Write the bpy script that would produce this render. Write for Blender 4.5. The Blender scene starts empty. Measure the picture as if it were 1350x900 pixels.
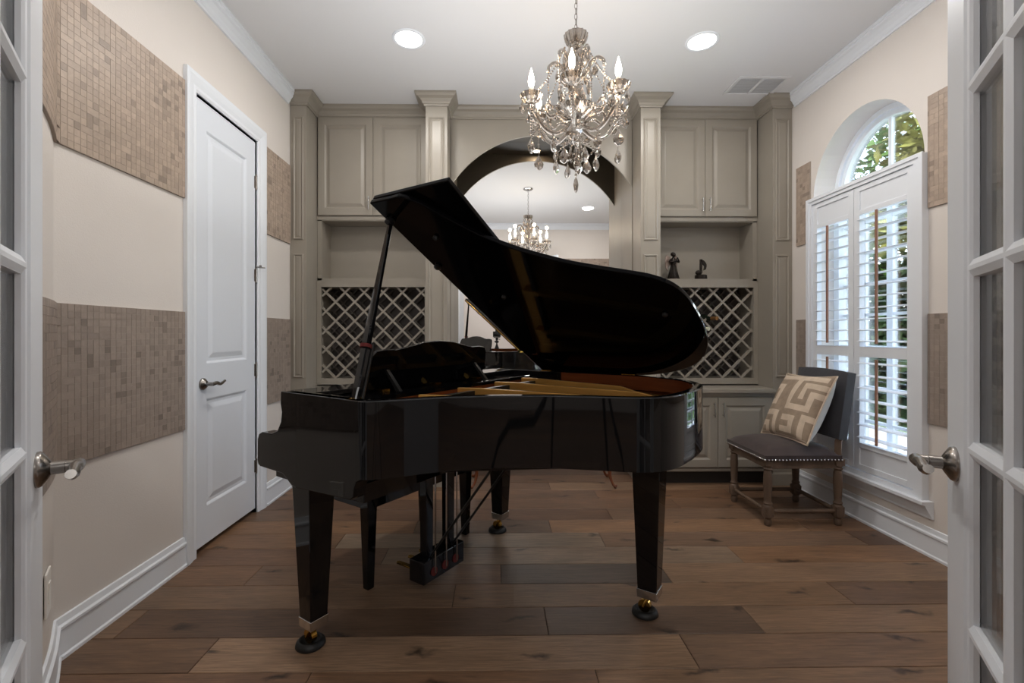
import bpy, bmesh, math, random
from mathutils import Vector, Matrix
random.seed(7)
C = bpy.context.scene.collection
PI = math.pi
D2R = math.radians

# ------------------------------------------------------------------ materials
def srgb(r, g, b):
    f = lambda c: (c/255/12.92) if c/255 <= 0.04045 else ((c/255+0.055)/1.055)**2.4
    return (f(r), f(g), f(b), 1)

def mat(name, col, rough=.5, metal=0.0, bump=0, bscale=100, var=0, vscale=8, coat=0, spec=.5, trans=0, ior=1.45,
        stretch=(1, 1, 1), emit=None, estr=0, sheen=0):
    m = bpy.data.materials.new(name); m.use_nodes = True
    nt = m.node_tree; N = nt.nodes; L = nt.links
    p = N['Principled BSDF']
    p.inputs['Base Color'].default_value = col
    p.inputs['Roughness'].default_value = rough
    p.inputs['Metallic'].default_value = metal
    p.inputs['Coat Weight'].default_value = coat
    p.inputs['Coat Roughness'].default_value = .03
    p.inputs['Specular IOR Level'].default_value = spec
    p.inputs['Transmission Weight'].default_value = trans
    p.inputs['IOR'].default_value = ior
    if sheen: p.inputs['Sheen Weight'].default_value = sheen
    if emit: p.inputs['Emission Color'].default_value = emit; p.inputs['Emission Strength'].default_value = estr
    tc = N.new('ShaderNodeTexCoord'); mp = N.new('ShaderNodeMapping')
    mp.inputs['Scale'].default_value = stretch
    L.new(tc.outputs['Object'], mp.inputs['Vector'])
    if var:
        n = N.new('ShaderNodeTexNoise'); n.inputs['Scale'].default_value = vscale; n.inputs['Detail'].default_value = 5
        L.new(mp.outputs[0], n.inputs['Vector'])
        r = N.new('ShaderNodeValToRGB')
        r.color_ramp.elements[0].position = .3; r.color_ramp.elements[1].position = .7
        r.color_ramp.elements[0].color = tuple(c*(1-var) for c in col[:3])+(1,)
        r.color_ramp.elements[1].color = tuple(min(1, c*(1+var)) for c in col[:3])+(1,)
        L.new(n.outputs['Fac'], r.inputs['Fac']); L.new(r.outputs[0], p.inputs['Base Color'])
    if bump:
        n2 = N.new('ShaderNodeTexNoise'); n2.inputs['Scale'].default_value = bscale; n2.inputs['Detail'].default_value = 3
        L.new(mp.outputs[0], n2.inputs['Vector'])
        b = N.new('ShaderNodeBump'); b.inputs['Strength'].default_value = bump; b.inputs['Distance'].default_value = .002
        L.new(n2.outputs['Fac'], b.inputs['Height']); L.new(b.outputs[0], p.inputs['Normal'])
    return m

def attr_mat(name, rough=.5, bump=0, grain=None, spec=.5, knots=False):
    """base colour read from the mesh's own per-face colour, varied by procedural grain"""
    m = bpy.data.materials.new(name); m.use_nodes = True
    nt = m.node_tree; N = nt.nodes; L = nt.links; p = N['Principled BSDF']
    p.inputs['Roughness'].default_value = rough; p.inputs['Specular IOR Level'].default_value = spec
    a = N.new('ShaderNodeAttribute'); a.attribute_name = 'tint'
    tc = N.new('ShaderNodeTexCoord'); src = a.outputs['Color']
    if grain:
        sc, stretch, amt = grain
        mp = N.new('ShaderNodeMapping'); mp.inputs['Scale'].default_value = stretch
        off = N.new('ShaderNodeVectorMath'); off.operation = 'MULTIPLY_ADD'
        off.inputs[1].default_value = (37, 11, 53)
        L.new(a.outputs['Color'], off.inputs[0]); L.new(tc.outputs['Object'], off.inputs[2])
        L.new(off.outputs[0], mp.inputs['Vector'])
        n = N.new('ShaderNodeTexNoise'); n.inputs['Scale'].default_value = sc; n.inputs['Detail'].default_value = 8
        n.inputs['Roughness'].default_value = .65; n.inputs['Distortion'].default_value = .8
        L.new(mp.outputs[0], n.inputs['Vector'])
        r = N.new('ShaderNodeMapRange'); r.inputs['From Min'].default_value = .3; r.inputs['From Max'].default_value = .7
        r.inputs['To Min'].default_value = 1-amt; r.inputs['To Max'].default_value = 1+amt
        L.new(n.outputs['Fac'], r.inputs['Value'])
        mx = N.new('ShaderNodeVectorMath'); mx.operation = 'SCALE'
        L.new(src, mx.inputs[0]); L.new(r.outputs[0], mx.inputs['Scale']); src = mx.outputs[0]
        if knots:
            # soft smoky patches plus dark cracks
            n3 = N.new('ShaderNodeTexNoise'); n3.inputs['Scale'].default_value = 2.6; n3.inputs['Detail'].default_value = 3
            mp3 = N.new('ShaderNodeMapping'); mp3.inputs['Scale'].default_value = (.8, 2.2, 1)
            L.new(off.outputs[0], mp3.inputs['Vector']); L.new(mp3.outputs[0], n3.inputs['Vector'])
            r3 = N.new('ShaderNodeMapRange'); r3.inputs['From Min'].default_value = .35; r3.inputs['From Max'].default_value = .7
            r3.inputs['To Min'].default_value = .82; r3.inputs['To Max'].default_value = 1.15
            L.new(n3.outputs['Fac'], r3.inputs['Value'])
            m3 = N.new('ShaderNodeVectorMath'); m3.operation = 'SCALE'
            L.new(src, m3.inputs[0]); L.new(r3.outputs[0], m3.inputs['Scale']); src = m3.outputs[0]
            v = N.new('ShaderNodeTexVoronoi'); v.voronoi_dimensions = '2D'; v.inputs['Scale'].default_value = 1.5
            mp4 = N.new('ShaderNodeMapping'); mp4.inputs['Scale'].default_value = (.9, 3.4, 1)
            wob = N.new('ShaderNodeVectorMath'); wob.operation = 'MULTIPLY_ADD'; wob.inputs[1].default_value = (.22, .14, 0)
            nw = N.new('ShaderNodeTexNoise'); nw.inputs['Scale'].default_value = 9; nw.inputs['Detail'].default_value = 4
            L.new(off.outputs[0], nw.inputs['Vector']); L.new(nw.outputs['Color'], wob.inputs[0]); L.new(off.outputs[0], wob.inputs[2])
            L.new(wob.outputs[0], mp4.inputs['Vector']); L.new(mp4.outputs[0], v.inputs['Vector'])
            r4 = N.new('ShaderNodeMapRange'); r4.inputs['From Min'].default_value = .015; r4.inputs['From Max'].default_value = .095
            r4.inputs['To Min'].default_value = .22; r4.inputs['To Max'].default_value = 1
            L.new(v.outputs['Distance'], r4.inputs['Value'])
            m4 = N.new('ShaderNodeVectorMath'); m4.operation = 'SCALE'
            L.new(src, m4.inputs[0]); L.new(r4.outputs[0], m4.inputs['Scale']); src = m4.outputs[0]
        if bump:
            b = N.new('ShaderNodeBump'); b.inputs['Strength'].default_value = bump; b.inputs['Distance'].default_value = .002
            L.new(n.outputs['Fac'], b.inputs['Height']); L.new(b.outputs[0], p.inputs['Normal'])
    L.new(src, p.inputs['Base Color'])
    return m

def glass_mat(name, tint=(1, 1, 1, 1), k=1.0):
    m = bpy.data.materials.new(name); m.use_nodes = True
    nt = m.node_tree; N = nt.nodes; L = nt.links
    for n in list(N): N.remove(n)
    o = N.new('ShaderNodeOutputMaterial'); t = N.new('ShaderNodeBsdfTransparent'); g = N.new('ShaderNodeBsdfGlossy')
    g.inputs['Roughness'].default_value = .0; t.inputs['Color'].default_value = tint
    f = N.new('ShaderNodeFresnel'); f.inputs['IOR'].default_value = 1.5
    mu = N.new('ShaderNodeMath'); mu.operation = 'MULTIPLY'; mu.inputs[1].default_value = k
    x = N.new('ShaderNodeMixShader')
    L.new(f.outputs[0], mu.inputs[0]); L.new(mu.outputs[0], x.inputs[0]); L.new(t.outputs[0], x.inputs[1]); L.new(g.outputs[0], x.inputs[2]); L.new(x.outputs[0], o.inputs[0])
    return m

M = {}
M['wall'] = mat('wall_paint', srgb(222, 215, 209), .7, bump=.35, bscale=160, var=.015, vscale=3)
M['ceil'] = mat('ceiling_paint', srgb(222, 222, 223), .8, bump=.1, bscale=120)
M['trim'] = mat('trim_white', srgb(232, 236, 242), .35, bump=.02, bscale=20)
M['door'] = mat('door_white', srgb(226, 231, 239), .35, bump=.02, bscale=20)
M['taupe'] = mat('cabinet_taupe', srgb(152, 145, 134), .36, bump=.05, bscale=60, var=.03, vscale=5)
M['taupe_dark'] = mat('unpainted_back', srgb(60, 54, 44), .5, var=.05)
M['toe'] = mat('toe_kick', srgb(50, 48, 46), .5)
M['rack_shade'] = mat('rack_shaded_taupe', srgb(96, 90, 84), .6)  # cabinet taupe darkened: shade inside the rack painted into the rear lattice
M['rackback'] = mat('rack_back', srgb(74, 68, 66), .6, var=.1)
M['piano'] = mat('black_lacquer', (.0035, .0035, .004, 1), .035, coat=.0, spec=.45)
M['lidblack'] = mat('lid_lacquer', (.0025, .0025, .003, 1), .06, spec=.12)
M['satin'] = mat('satin_black', (.008, .008, .008, 1), .3)
M['gold'] = mat('gold_plate', srgb(196, 150, 80), .38, metal=.75, var=.08, vscale=6)
M['brass'] = mat('brass', srgb(200, 160, 80), .2, metal=1)
M['inner'] = mat('inner_rim_wood', srgb(112, 58, 30), .25, var=.2, vscale=3, stretch=(1, 1, 12))
M['sound'] = mat('soundboard_spruce', srgb(120, 80, 42), .5, var=.1, vscale=4, stretch=(1, 14, 1))
M['ivory'] = mat('ivory_keys', srgb(238, 235, 225), .2)
M['felt_red'] = mat('red_felt', srgb(84, 20, 18), .9, bump=.4)
M['chrome'] = mat('chrome', srgb(200, 200, 200), .12, metal=1)
M['nickel'] = mat('satin_nickel', srgb(150, 145, 140), .26, metal=1)
M['rubber'] = mat('black_rubber', (.01, .01, .01, 1), .5)
M['mirror'] = mat('mirror_silver', (.93, .93, .92, 1), .0, metal=1)
M['glass'] = glass_mat('window_glass', (.97, .98, .98, 1), .8)
M['crystal'] = None
M['wood'] = mat('weathered_oak', srgb(98, 80, 66), .6, bump=.4, bscale=40, var=.28, vscale=14, stretch=(1, 1, .12))
M['rod'] = mat('tilt_rod_wood', srgb(148, 108, 88), .5, var=.12, vscale=10)
M['seat'] = mat('charcoal_brown_fabric', srgb(56, 44, 43), .75, bump=.4, bscale=700, var=.15, vscale=20, sheen=.2)
M['backf'] = mat('charcoal_grey_fabric', srgb(54, 54, 60), .75, bump=.4, bscale=700, var=.12, vscale=20, sheen=.2)
M['cush_a'] = mat('cushion_taupe', srgb(156, 138, 120), .85, bump=.6, bscale=500, var=.12, vscale=30)
M['cush_b'] = mat('cushion_cream', srgb(206, 188, 168), .85, bump=.6, bscale=500, var=.08, vscale=30)
M['cush_c'] = mat('cushion_linen', srgb(188, 188, 186), .85, bump=.6, bscale=500, var=.06, vscale=30)
M['bronze'] = mat('dark_bronze', srgb(48, 42, 38), .4, metal=.6, bump=.3, bscale=80, var=.3, vscale=30)
M['silverw'] = mat('antique_silver', srgb(150, 130, 118), .4, metal=.6, var=.3, vscale=50)
M['black'] = mat('matte_black', (.012, .012, .012, 1), .5)
M['cherry'] = mat('cherry_wood', srgb(110, 62, 38), .3, var=.2, vscale=6, stretch=(1, 1, .2))
M['paper'] = mat('white_paper', srgb(225, 225, 220), .6)
M['plastic'] = mat('white_plastic', srgb(236, 232, 226), .35)
M['bottle'] = mat('dark_glass', (.01, .015, .01, 1), .08)
M['foil'] = mat('gold_foil', srgb(176, 130, 80), .3, metal=.8)
M['cork'] = mat('pale_cap', srgb(215, 215, 190), .5)
M['bulb'] = mat('bulb_glow', (1, .93, .8, 1), .3, emit=(1, .90, .76, 1), estr=28)
M['candle'] = mat('candle_sleeve', srgb(225, 215, 200), .3, emit=(1, .85, .7, 1), estr=.3)
M['lampdisc'] = mat('downlight_lens', (1, 1, 1, 1), .4, emit=(1, .96, .9, 1), estr=12)
M['puck'] = mat('puck_lens', (1, .8, .6, 1), .4, emit=(1, .78, .5, 1), estr=6)
M['tile_grout'] = mat('tile_grout', srgb(170, 158, 146), .8, bump=.3, bscale=200)
M['tile'] = attr_mat('stone_tile', .42, .2, (40, (1, 1, 1), .10))
M['floor'] = attr_mat('oak_planks', .42, .25, (7, (1, 16, 1), .36), knots=True, spec=.4)
M['gap'] = mat('plank_gap', srgb(36, 26, 20), .8)
M['leaf'] = mat('leaves', srgb(70, 104, 40), .6, var=.5, vscale=2)
M['leafd'] = mat('dark_leaves', srgb(44, 66, 34), .6, var=.5, vscale=2)
M['leaf2'] = mat('yellow_leaves', srgb(122, 124, 62), .6, var=.4, vscale=3)
M['bark'] = mat('bark', srgb(90, 74, 60), .8, var=.2)
M['stucco'] = mat('pale_stucco', srgb(205, 210, 214), .8, var=.04)
M['fawn'] = mat('fawn_stucco', srgb(190, 165, 140), .8, var=.04)
M['pave'] = mat('pale_paving', srgb(190, 195, 200), .8, var=.05)
M['grass'] = mat('lawn', srgb(84, 116, 50), .9, var=.3)
M['darkwin'] = mat('dark_pane', srgb(40, 50, 60), .1)
M['vent_dark'] = mat('duct_grey', srgb(205, 205, 206), .8)

def crystal():
    m = bpy.data.materials.new('smoky_crystal'); m.use_nodes = True
    nt = m.node_tree; N = nt.nodes; L = nt.links
    for n in list(N): N.remove(n)
    o = N.new('ShaderNodeOutputMaterial'); t = N.new('ShaderNodeBsdfTransparent'); g = N.new('ShaderNodeBsdfGlossy')
    r = N.new('ShaderNodeBsdfRefraction'); r.inputs['IOR'].default_value = 1.5; r.inputs['Color'].default_value = (.76, .70, .65, 1)
    r.inputs['Roughness'].default_value = .02
    g.inputs['Roughness'].default_value = .03; g.inputs['Color'].default_value = (1, .97, .93, 1); t.inputs['Color'].default_value = (.56, .53, .50, 1)
    a = N.new('ShaderNodeMixShader'); a.inputs[0].default_value = .5
    b = N.new('ShaderNodeMixShader'); f = N.new('ShaderNodeLayerWeight'); f.inputs['Blend'].default_value = .35
    L.new(r.outputs[0], a.inputs[1]); L.new(t.outputs[0], a.inputs[2])
    L.new(f.outputs['Facing'], b.inputs[0]); L.new(a.outputs[0], b.inputs[1]); L.new(g.outputs[0], b.inputs[2]); L.new(b.outputs[0], o.inputs[0])
    return m
M['crystal'] = crystal()

# ------------------------------------------------------------------ mesh helpers
def catmull(pts, n=6, closed=False):
    P = [Vector(p) for p in pts]; out = []
    k = len(P); rng = range(k) if closed else range(k-1)
    for i in rng:
        p0 = P[(i-1) % k] if closed or i > 0 else P[0]*2-P[1]
        p1 = P[i]; p2 = P[(i+1) % k]
        p3 = P[(i+2) % k] if closed or i+2 < k else P[-1]*2-P[-2]
        for j in range(n):
            t = j/n
            out.append(.5*((2*p1)+(p2-p0)*t+(2*p0-5*p1+4*p2-p3)*t*t+(3*p1-p0-3*p2+p3)*t**3))
    if not closed: out.append(P[-1])
    return out

def offset_poly(path, d, closed=False):
    """offset 2D path to its left by d, mitred"""
    P = [Vector((p[0], p[1])) for p in path]; n = len(P); out = []
    for i in range(n):
        a = P[i-1] if (i > 0 or closed) else None
        b = P[(i+1) % n] if (i < n-1 or closed) else None
        d1 = (P[i]-a).normalized() if a is not None else None
        d2 = (b-P[i]).normalized() if b is not None else None
        if d1 is None: d1 = d2
        if d2 is None: d2 = d1
        n1 = Vector((-d1.y, d1.x)); n2 = Vector((-d2.y, d2.x))
        m = (n1+n2)
        if m.length < 1e-6: m = n1.copy()
        m.normalize(); c = max(.3, m.dot(n1))
        out.append(P[i]+m*(d/c))
    return out

class MB:
    def __init__(s, frame=None):
        s.bm = bmesh.new(); s.M = frame or Matrix.Identity(4); s.mi = 0
        s.cols = {}
    def v(s, p): return s.bm.verts.new(s.M @ Vector(p))
    def f(s, vs, mi=None):
        try:
            fc = s.bm.faces.new(vs)
        except ValueError: return None
        fc.material_index = s.mi if mi is None else mi
        return fc
    def box(s, a, b, mi=None):
        x0, y0, z0 = a; x1, y1, z1 = b
        v = [s.v(p) for p in ((x0, y0, z0), (x1, y0, z0), (x1, y1, z0), (x0, y1, z0), (x0, y0, z1), (x1, y0, z1), (x1, y1, z1), (x0, y1, z1))]
        for q in ((0, 3, 2, 1), (4, 5, 6, 7), (0, 1, 5, 4), (1, 2, 6, 5), (2, 3, 7, 6), (3, 0, 4, 7)): s.f([v[i] for i in q], mi)
        return s
    def frustum(s, c0, w0, c1, w1, mi=None):
        """square tapered post from c0 (x,y,z) with half widths w0 to c1 with w1"""
        r = []
        for c, w in ((c0, w0), (c1, w1)):
            if not isinstance(w, tuple): w = (w, w)
            r.append([s.v((c[0]+i*w[0], c[1]+j*w[1], c[2])) for i, j in ((-1, -1), (1, -1), (1, 1), (-1, 1))])
        s.f(r[0][::-1], mi); s.f(r[1], mi)
        for k in range(4): s.f([r[0][k], r[0][(k+1) % 4], r[1][(k+1) % 4], r[1][k]], mi)
        return s
    def prism(s, poly, z0, z1, axis='z', mi=None, side_mi=None):
        """extrude polygon. axis z: (x,y); axis y: (x,z); axis x: (y,z)"""
        def P(p, h):
            return (p[0], p[1], h) if axis == 'z' else ((p[0], h, p[1]) if axis == 'y' else (h, p[0], p[1]))
        a = [s.v(P(p, z0)) for p in poly]; b = [s.v(P(p, z1)) for p in poly]
        s.f(a[::-1], mi); s.f(b, mi); n = len(poly)
        for i in range(n): s.f([a[i], a[(i+1) % n], b[(i+1) % n], b[i]], mi if side_mi is None else side_mi)
        return s
    def lathe(s, prof, c=(0, 0, 0), seg=16, mi=None, axis='z', cap=True):
        rings = []
        for r, h in prof:
            ring = []
            for k in range(seg):
                t = 2*PI*k/seg; x, y = r*math.cos(t), r*math.sin(t)
                p = (x, y, h) if axis == 'z' else ((x, h, y) if axis == 'y' else (h, x, y))
                ring.append(s.v((c[0]+p[0], c[1]+p[1], c[2]+p[2])))
            rings.append(ring)
        for i in range(len(rings)-1):
            for k in range(seg):
                s.f([rings[i][k], rings[i][(k+1) % seg], rings[i+1][(k+1) % seg], rings[i+1][k]], mi)
        if cap:
            s.f(rings[0][::-1], mi); s.f(rings[-1], mi)
        return s
    def tube(s, pts, r, seg=8, mi=None, cap=True):
        P = [Vector(p) for p in pts]; n = len(P)
        rr = r if isinstance(r, (list, tuple)) else [r]*n
        rings = []; up = None
        for i in range(n):
            t = (P[min(i+1, n-1)]-P[max(i-1, 0)]).normalized()
            if up is None:
                up = Vector((0, 0, 1)) if abs(t.z) < .9 else Vector((1, 0, 0))
            a = t.cross(up)
            if a.length < 1e-4: a = t.cross(Vector((0, 1, 0)))
            a.normalize(); b = a.cross(t).normalized(); up = b
            rings.append([s.v(P[i]+a*(rr[i]*math.cos(2*PI*k/seg))+b*(rr[i]*math.sin(2*PI*k/seg))) for k in range(seg)])
        for i in range(n-1):
            for k in range(seg): s.f([rings[i][k], rings[i][(k+1) % seg], rings[i+1][(k+1) % seg], rings[i+1][k]], mi)
        if cap: s.f(rings[0][::-1], mi); s.f(rings[-1], mi)
        return s
    def sweep(s, path, prof, closed=False, mi=None, flip=1):
        """sweep profile [(out,z)...] along 2D path, offset to the left (flip=-1: right)"""
        offs = [offset_poly(path, o*flip, closed) for o, z in prof]
        n = len(path); k = len(prof)
        vs = [[s.v((offs[j][i].x, offs[j][i].y, prof[j][1])) for j in range(k)] for i in range(n)]
        for i in range(n if closed else n-1):
            for j in range(k):
                s.f([vs[i][j], vs[(i+1) % n][j], vs[(i+1) % n][(j+1) % k], vs[i][(j+1) % k]], mi)
        if not closed: s.f(vs[0][::-1], mi); s.f(vs[-1], mi)
        return s
    def ring(s, x0, x1, y0, y1, prof, mi=None, cap=True, archtop=0):
        """nested rectangles in local XY with height Z: prof [(inset, h)...]"""
        rs = []
        for ins, h in prof:
            rs.append([s.v(p) for p in ((x0+ins, y0+ins, h), (x1-ins, y0+ins, h), (x1-ins, y1-ins, h), (x0+ins, y1-ins, h))])
        for i in range(len(rs)-1):
            for k in range(4): s.f([rs[i][k], rs[i][(k+1) % 4], rs[i+1][(k+1) % 4], rs[i+1][k]], mi)
        if cap: s.f(rs[-1], mi)
        return s
    def ball(s, c, r, seg=10, rings=6, mi=None, sc=(1, 1, 1)):
        prof = []
        for i in range(rings+1):
            t = -PI/2+PI*i/rings
            prof.append((max(1e-4, r*math.cos(t)), r*math.sin(t)))
        rg = []
        for rad, h in prof:
            rg.append([s.v((c[0]+rad*math.cos(2*PI*k/seg)*sc[0], c[1]+rad*math.sin(2*PI*k/seg)*sc[1], c[2]+h*sc[2])) for k in range(seg)])
        for i in range(len(rg)-1):
            for k in range(seg): s.f([rg[i][k], rg[i][(k+1) % seg], rg[i+1][(k+1) % seg], rg[i+1][k]], mi)
        return s
    def build(s, name, mats, parent=None, smooth=False, bevel=0, seg=2, recalc=True, loc=None):
        if recalc: bmesh.ops.recalc_face_normals(s.bm, faces=s.bm.faces)
        me = bpy.data.meshes.new(name); s.bm.to_mesh(me); s.bm.free()
        if not isinstance(mats, (list, tuple)): mats = [mats]
        for m in mats: me.materials.append(m)
        o = bpy.data.objects.new(name, me); C.objects.link(o)
        if parent is not None: o.parent = parent
        if loc is not None: o.location = loc
        if smooth:
            for p in me.polygons: p.use_smooth = True
            if smooth == 'auto':
                md = o.modifiers.new('es', 'EDGE_SPLIT'); md.split_angle = D2R(38)
        if bevel:
            b = o.modifiers.new('bev', 'BEVEL'); b.width = bevel; b.segments = seg; b.limit_method = 'ANGLE'; b.angle_limit = D2R(40)
        return o

def frame(o, u, w, n):
    """matrix mapping local (x,y,z) to o + x*u + y*w + z*n"""
    m = Matrix.Identity(4)
    for i, a in enumerate((u, w, n)):
        for j in range(3): m[j][i] = a[j]
    for j in range(3): m[j][3] = o[j]
    return m

def thing(name, label, cat, loc=(0, 0, 0), rotz=0, group=None):
    o = bpy.data.objects.new(name, None); C.objects.link(o); o.empty_display_size = .1
    o.location = loc; o.rotation_euler = (0, 0, rotz); o['label'] = label; o['category'] = cat
    if group: o['group'] = group
    return o
def tag(o, label, cat, group=None):
    o['label'] = label; o['category'] = cat
    if group: o['group'] = group
    return o
def struct(o, label=None):
    o['kind'] = 'structure'
    if label: o['label'] = label; o['category'] = 'building part'
    return o

# ------------------------------------------------------------------ camera
cam_d = bpy.data.cameras.new('camera'); cam = bpy.data.objects.new('camera', cam_d); C.objects.link(cam)
bpy.context.scene.camera = cam
cam.location = (0, 0, 1.19); cam.rotation_euler = (PI/2, 0, -math.atan(.013))
cam_d.sensor_width = 36; cam_d.lens = 16.4; cam_d.shift_x = .0089; cam_d.shift_y = -.0074; cam_d.clip_start = .05; cam_d.clip_end = 200

# ------------------------------------------------------------------ room constants
XL, XR, YE, YB, H = -1.605, 2.325, .42, 4.17, 3.05
DIAG = [(-1.605, 1.71), (-1.49, 1.572), (-1.385, 1.43), (-1.30, 1.305), (-.70, .42)]
# ================================================================== SETTING
# floor: individual planks in one mesh, each with its own tint
def plank_floor():
    mb = MB(); lay = mb.bm.faces.layers.int.new('c'); cols = []
    def plank(x0, x1, y0, y1, c):
        g = .0012; b = .0018
        r = []
        for ins, h in ((g, -.003), (g, -.0012), (g+b, 0)):
            r.append([mb.v(p) for p in ((x0+ins, y0+ins, h), (x1-ins, y0+ins, h), (x1-ins, y1-ins, h), (x0+ins, y1-ins, h))])
        for i in range(2):
            for k in range(4):
                f = mb.f([r[i][k], r[i][(k+1) % 4], r[i+1][(k+1) % 4], r[i+1][k]]); f[lay] = c
        f = mb.f(r[2]); f[lay] = c
    rnd = random.Random(11); pal = [(124, 94, 71), (116, 87, 66), (130, 101, 78), (108, 82, 63), (122, 98, 78), (100, 76, 60), (126, 99, 77), (112, 88, 70)]
    y = 1.652-.19*31; row = -31
    own = {0: [(-1.086, (112, 86, 66)), (.722, (140, 112, 88)), (2.1, (118, 92, 72))], 1: [(-1.5, (118, 92, 70)), (.205, (92, 70, 54)), (1.07, (94, 74, 60)), (2.6, (124, 98, 76))],
           2: [(-1.9, (110, 84, 64)), (-.195, (114, 90, 70)), (1.58, (120, 94, 72)), (2.7, (106, 82, 64))], 3: [(-1.2, (116, 88, 66)), (.02, (110, 86, 68)), (.84, (84, 70, 60)), (2.5, (128, 102, 80))],
           4: [(-.6, (108, 82, 64)), (1.29, (124, 104, 86)), (2.6, (124, 94, 70))], 5: [(-.9, (118, 90, 68)), (.61, (130, 112, 95)), (2.1, (116, 92, 74))], 6: [(-.5, (126, 96, 72)), (.33, (98, 80, 66)), (1.9, (130, 100, 76))]}
    while y < 4.2:
        x = -3.2-rnd.random()*1.6; js = own.get(row, [])
        if js:
            for xe, t in js:
                cols.append(srgb(*t)); plank(x, xe, y, y+.19, len(cols)-1); x = xe
        while x < 3.4:
            w = rnd.choice((1.0, 1.35, 1.7, 2.0, 1.25))
            t = pal[rnd.randrange(len(pal))]; k = rnd.uniform(.92, 1.07)
            cols.append(srgb(min(255, t[0]*k), min(255, t[1]*k), min(255, t[2]*k)))
            plank(x, x+w, y, y+.19, len(cols)-1); x += w
        y += .19; row += 1
    idx = [f[lay] for f in mb.bm.faces]
    o = mb.build('floor', M['floor'], recalc=False)
    ca = o.data.color_attributes.new('tint', 'FLOAT_COLOR', 'CORNER')
    for p in o.data.polygons:
        for li in p.loop_indices: ca.data[li].color = cols[idx[p.index]]
    return o
fl = struct(plank_floor(), 'wide brown oak plank floor with dark knots and cracks')
struct(MB().box((-3.2, -4.2, -.12), (3.4, 4.4, -.0032)).build('floor_base', M['gap']))

# walls
struct(MB().prism([(-1.605, 4.3), (-1.75, 4.3), (-1.75, 3.135), (-1.605, 3.135)], 0, H).prism([(-1.605, 2.505), (-1.75, 2.505), (-1.75, 1.62), (-1.605, 1.71)], 0, H)
       .box((-1.75, 2.505, 2.47), (-1.605, 3.135, H)).build('wall_left', M['wall']), 'pale pinkish beige side wall with two bands of stone mosaic')
dg = catmull(DIAG[:4], 5)+[Vector(DIAG[-1])]
dgp = [(p[0], p[1]) for p in dg]
struct(MB().prism(dgp+[(-.70, .30), (-.95, .30), (-1.75, 1.35), (-1.75, 1.62)], 0, H).build('wall_corner', M['wall']), 'angled bit of wall between the side wall and the entrance')
# entrance wall with opening for the french doors
struct(MB().box((-.95, .25, 0), (-.62, .42, H)).box((.68, .25, 0), (2.325, .42, H)).box((-.62, .25, 2.48), (.68, .42, H)).build('wall_front', M['wall']))
struct(MB().box((-1.75, 4.19, 0), (2.6, 4.33, H)).build('wall_back', M['wall']))
AW, AHt, AC, AZ = .445, .475, 2.95, 2.165
arch = [(AC+AW*math.cos(PI*i/28), AZ+AHt*math.sin(PI*i/28)) for i in range(29)]
w = MB()
w.box((XR, .25, 0), (XR+.24, AC-AW, H)).box((XR, AC+AW, 0), (XR+.24, 4.3, H)).box((XR, AC-AW, 0), (XR+.24, AC+AW, .32))
w.prism(arch+[(AC-AW, H), (AC+AW, H)], XR, XR+.24, axis='x')
struct(w.build('wall_right', M['wall']), 'pale beige wall pierced by a tall arched window')
struct(MB().box((-3.2, -4.2, H), (3.4, 4.4, H+.15)).build('ceiling', M['ceil']), 'smooth white ceiling')
# hall behind the camera (seen in the mirror and in the piano)
struct(MB().box((-3.2, -4.3, 0), (3.4, -4.15, H)).build('wall_hall_end', M['wall']))
struct(MB().box((-3.35, -4.3, 0), (-3.2, .42, H)).box((-3.2, .27, 0), (-.95, .42, H)).build('wall_hall_left', M['wall']))
struct(MB().box((3.4, -4.3, 0), (3.55, .42, H)).box((2.325, .27, 0), (3.4, .40, H)).build('wall_hall_right', M['wall']))

# crown and baseboards
crown_prof = [(0, 2.955), (.012, 2.955), (.014, 2.967), (.02, 2.972), (.028, 2.99), (.045, 3.012), (.058, 3.02), (.06, 3.03), (.068, 3.032), (.068, H), (0, H)]
cp = [(-1.605, 3.60), (-1.605, 1.71)]+dgp[1:]+[(2.325, .42), (2.325, 3.60)]
struct(MB().sweep(cp, crown_prof).build('trim_1', M['trim']), 'white crown moulding under the ceiling')
bb = [(0, 0), (.022, 0), (.022, .012), (.016, .018), (.014, .105), (.020, .112), (.020, .122), (.012, .128), (.008, .150), (0, .152)]
struct(MB().sweep([(-1.605, 3.645), (-1.605, 3.245)], bb).sweep([(-1.605, 2.415), (-1.605, 1.71)]+dgp[1:]+[(-.72, .45)], bb).build('baseboard_left', M['trim']), 'tall white baseboard along the mosaic wall by the white door')
struct(MB().sweep([(.80, .42), (2.325, .42), (2.325, 3.585)], bb).build('baseboard_right', M['trim']), 'tall white baseboard under the shuttered window')

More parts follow.
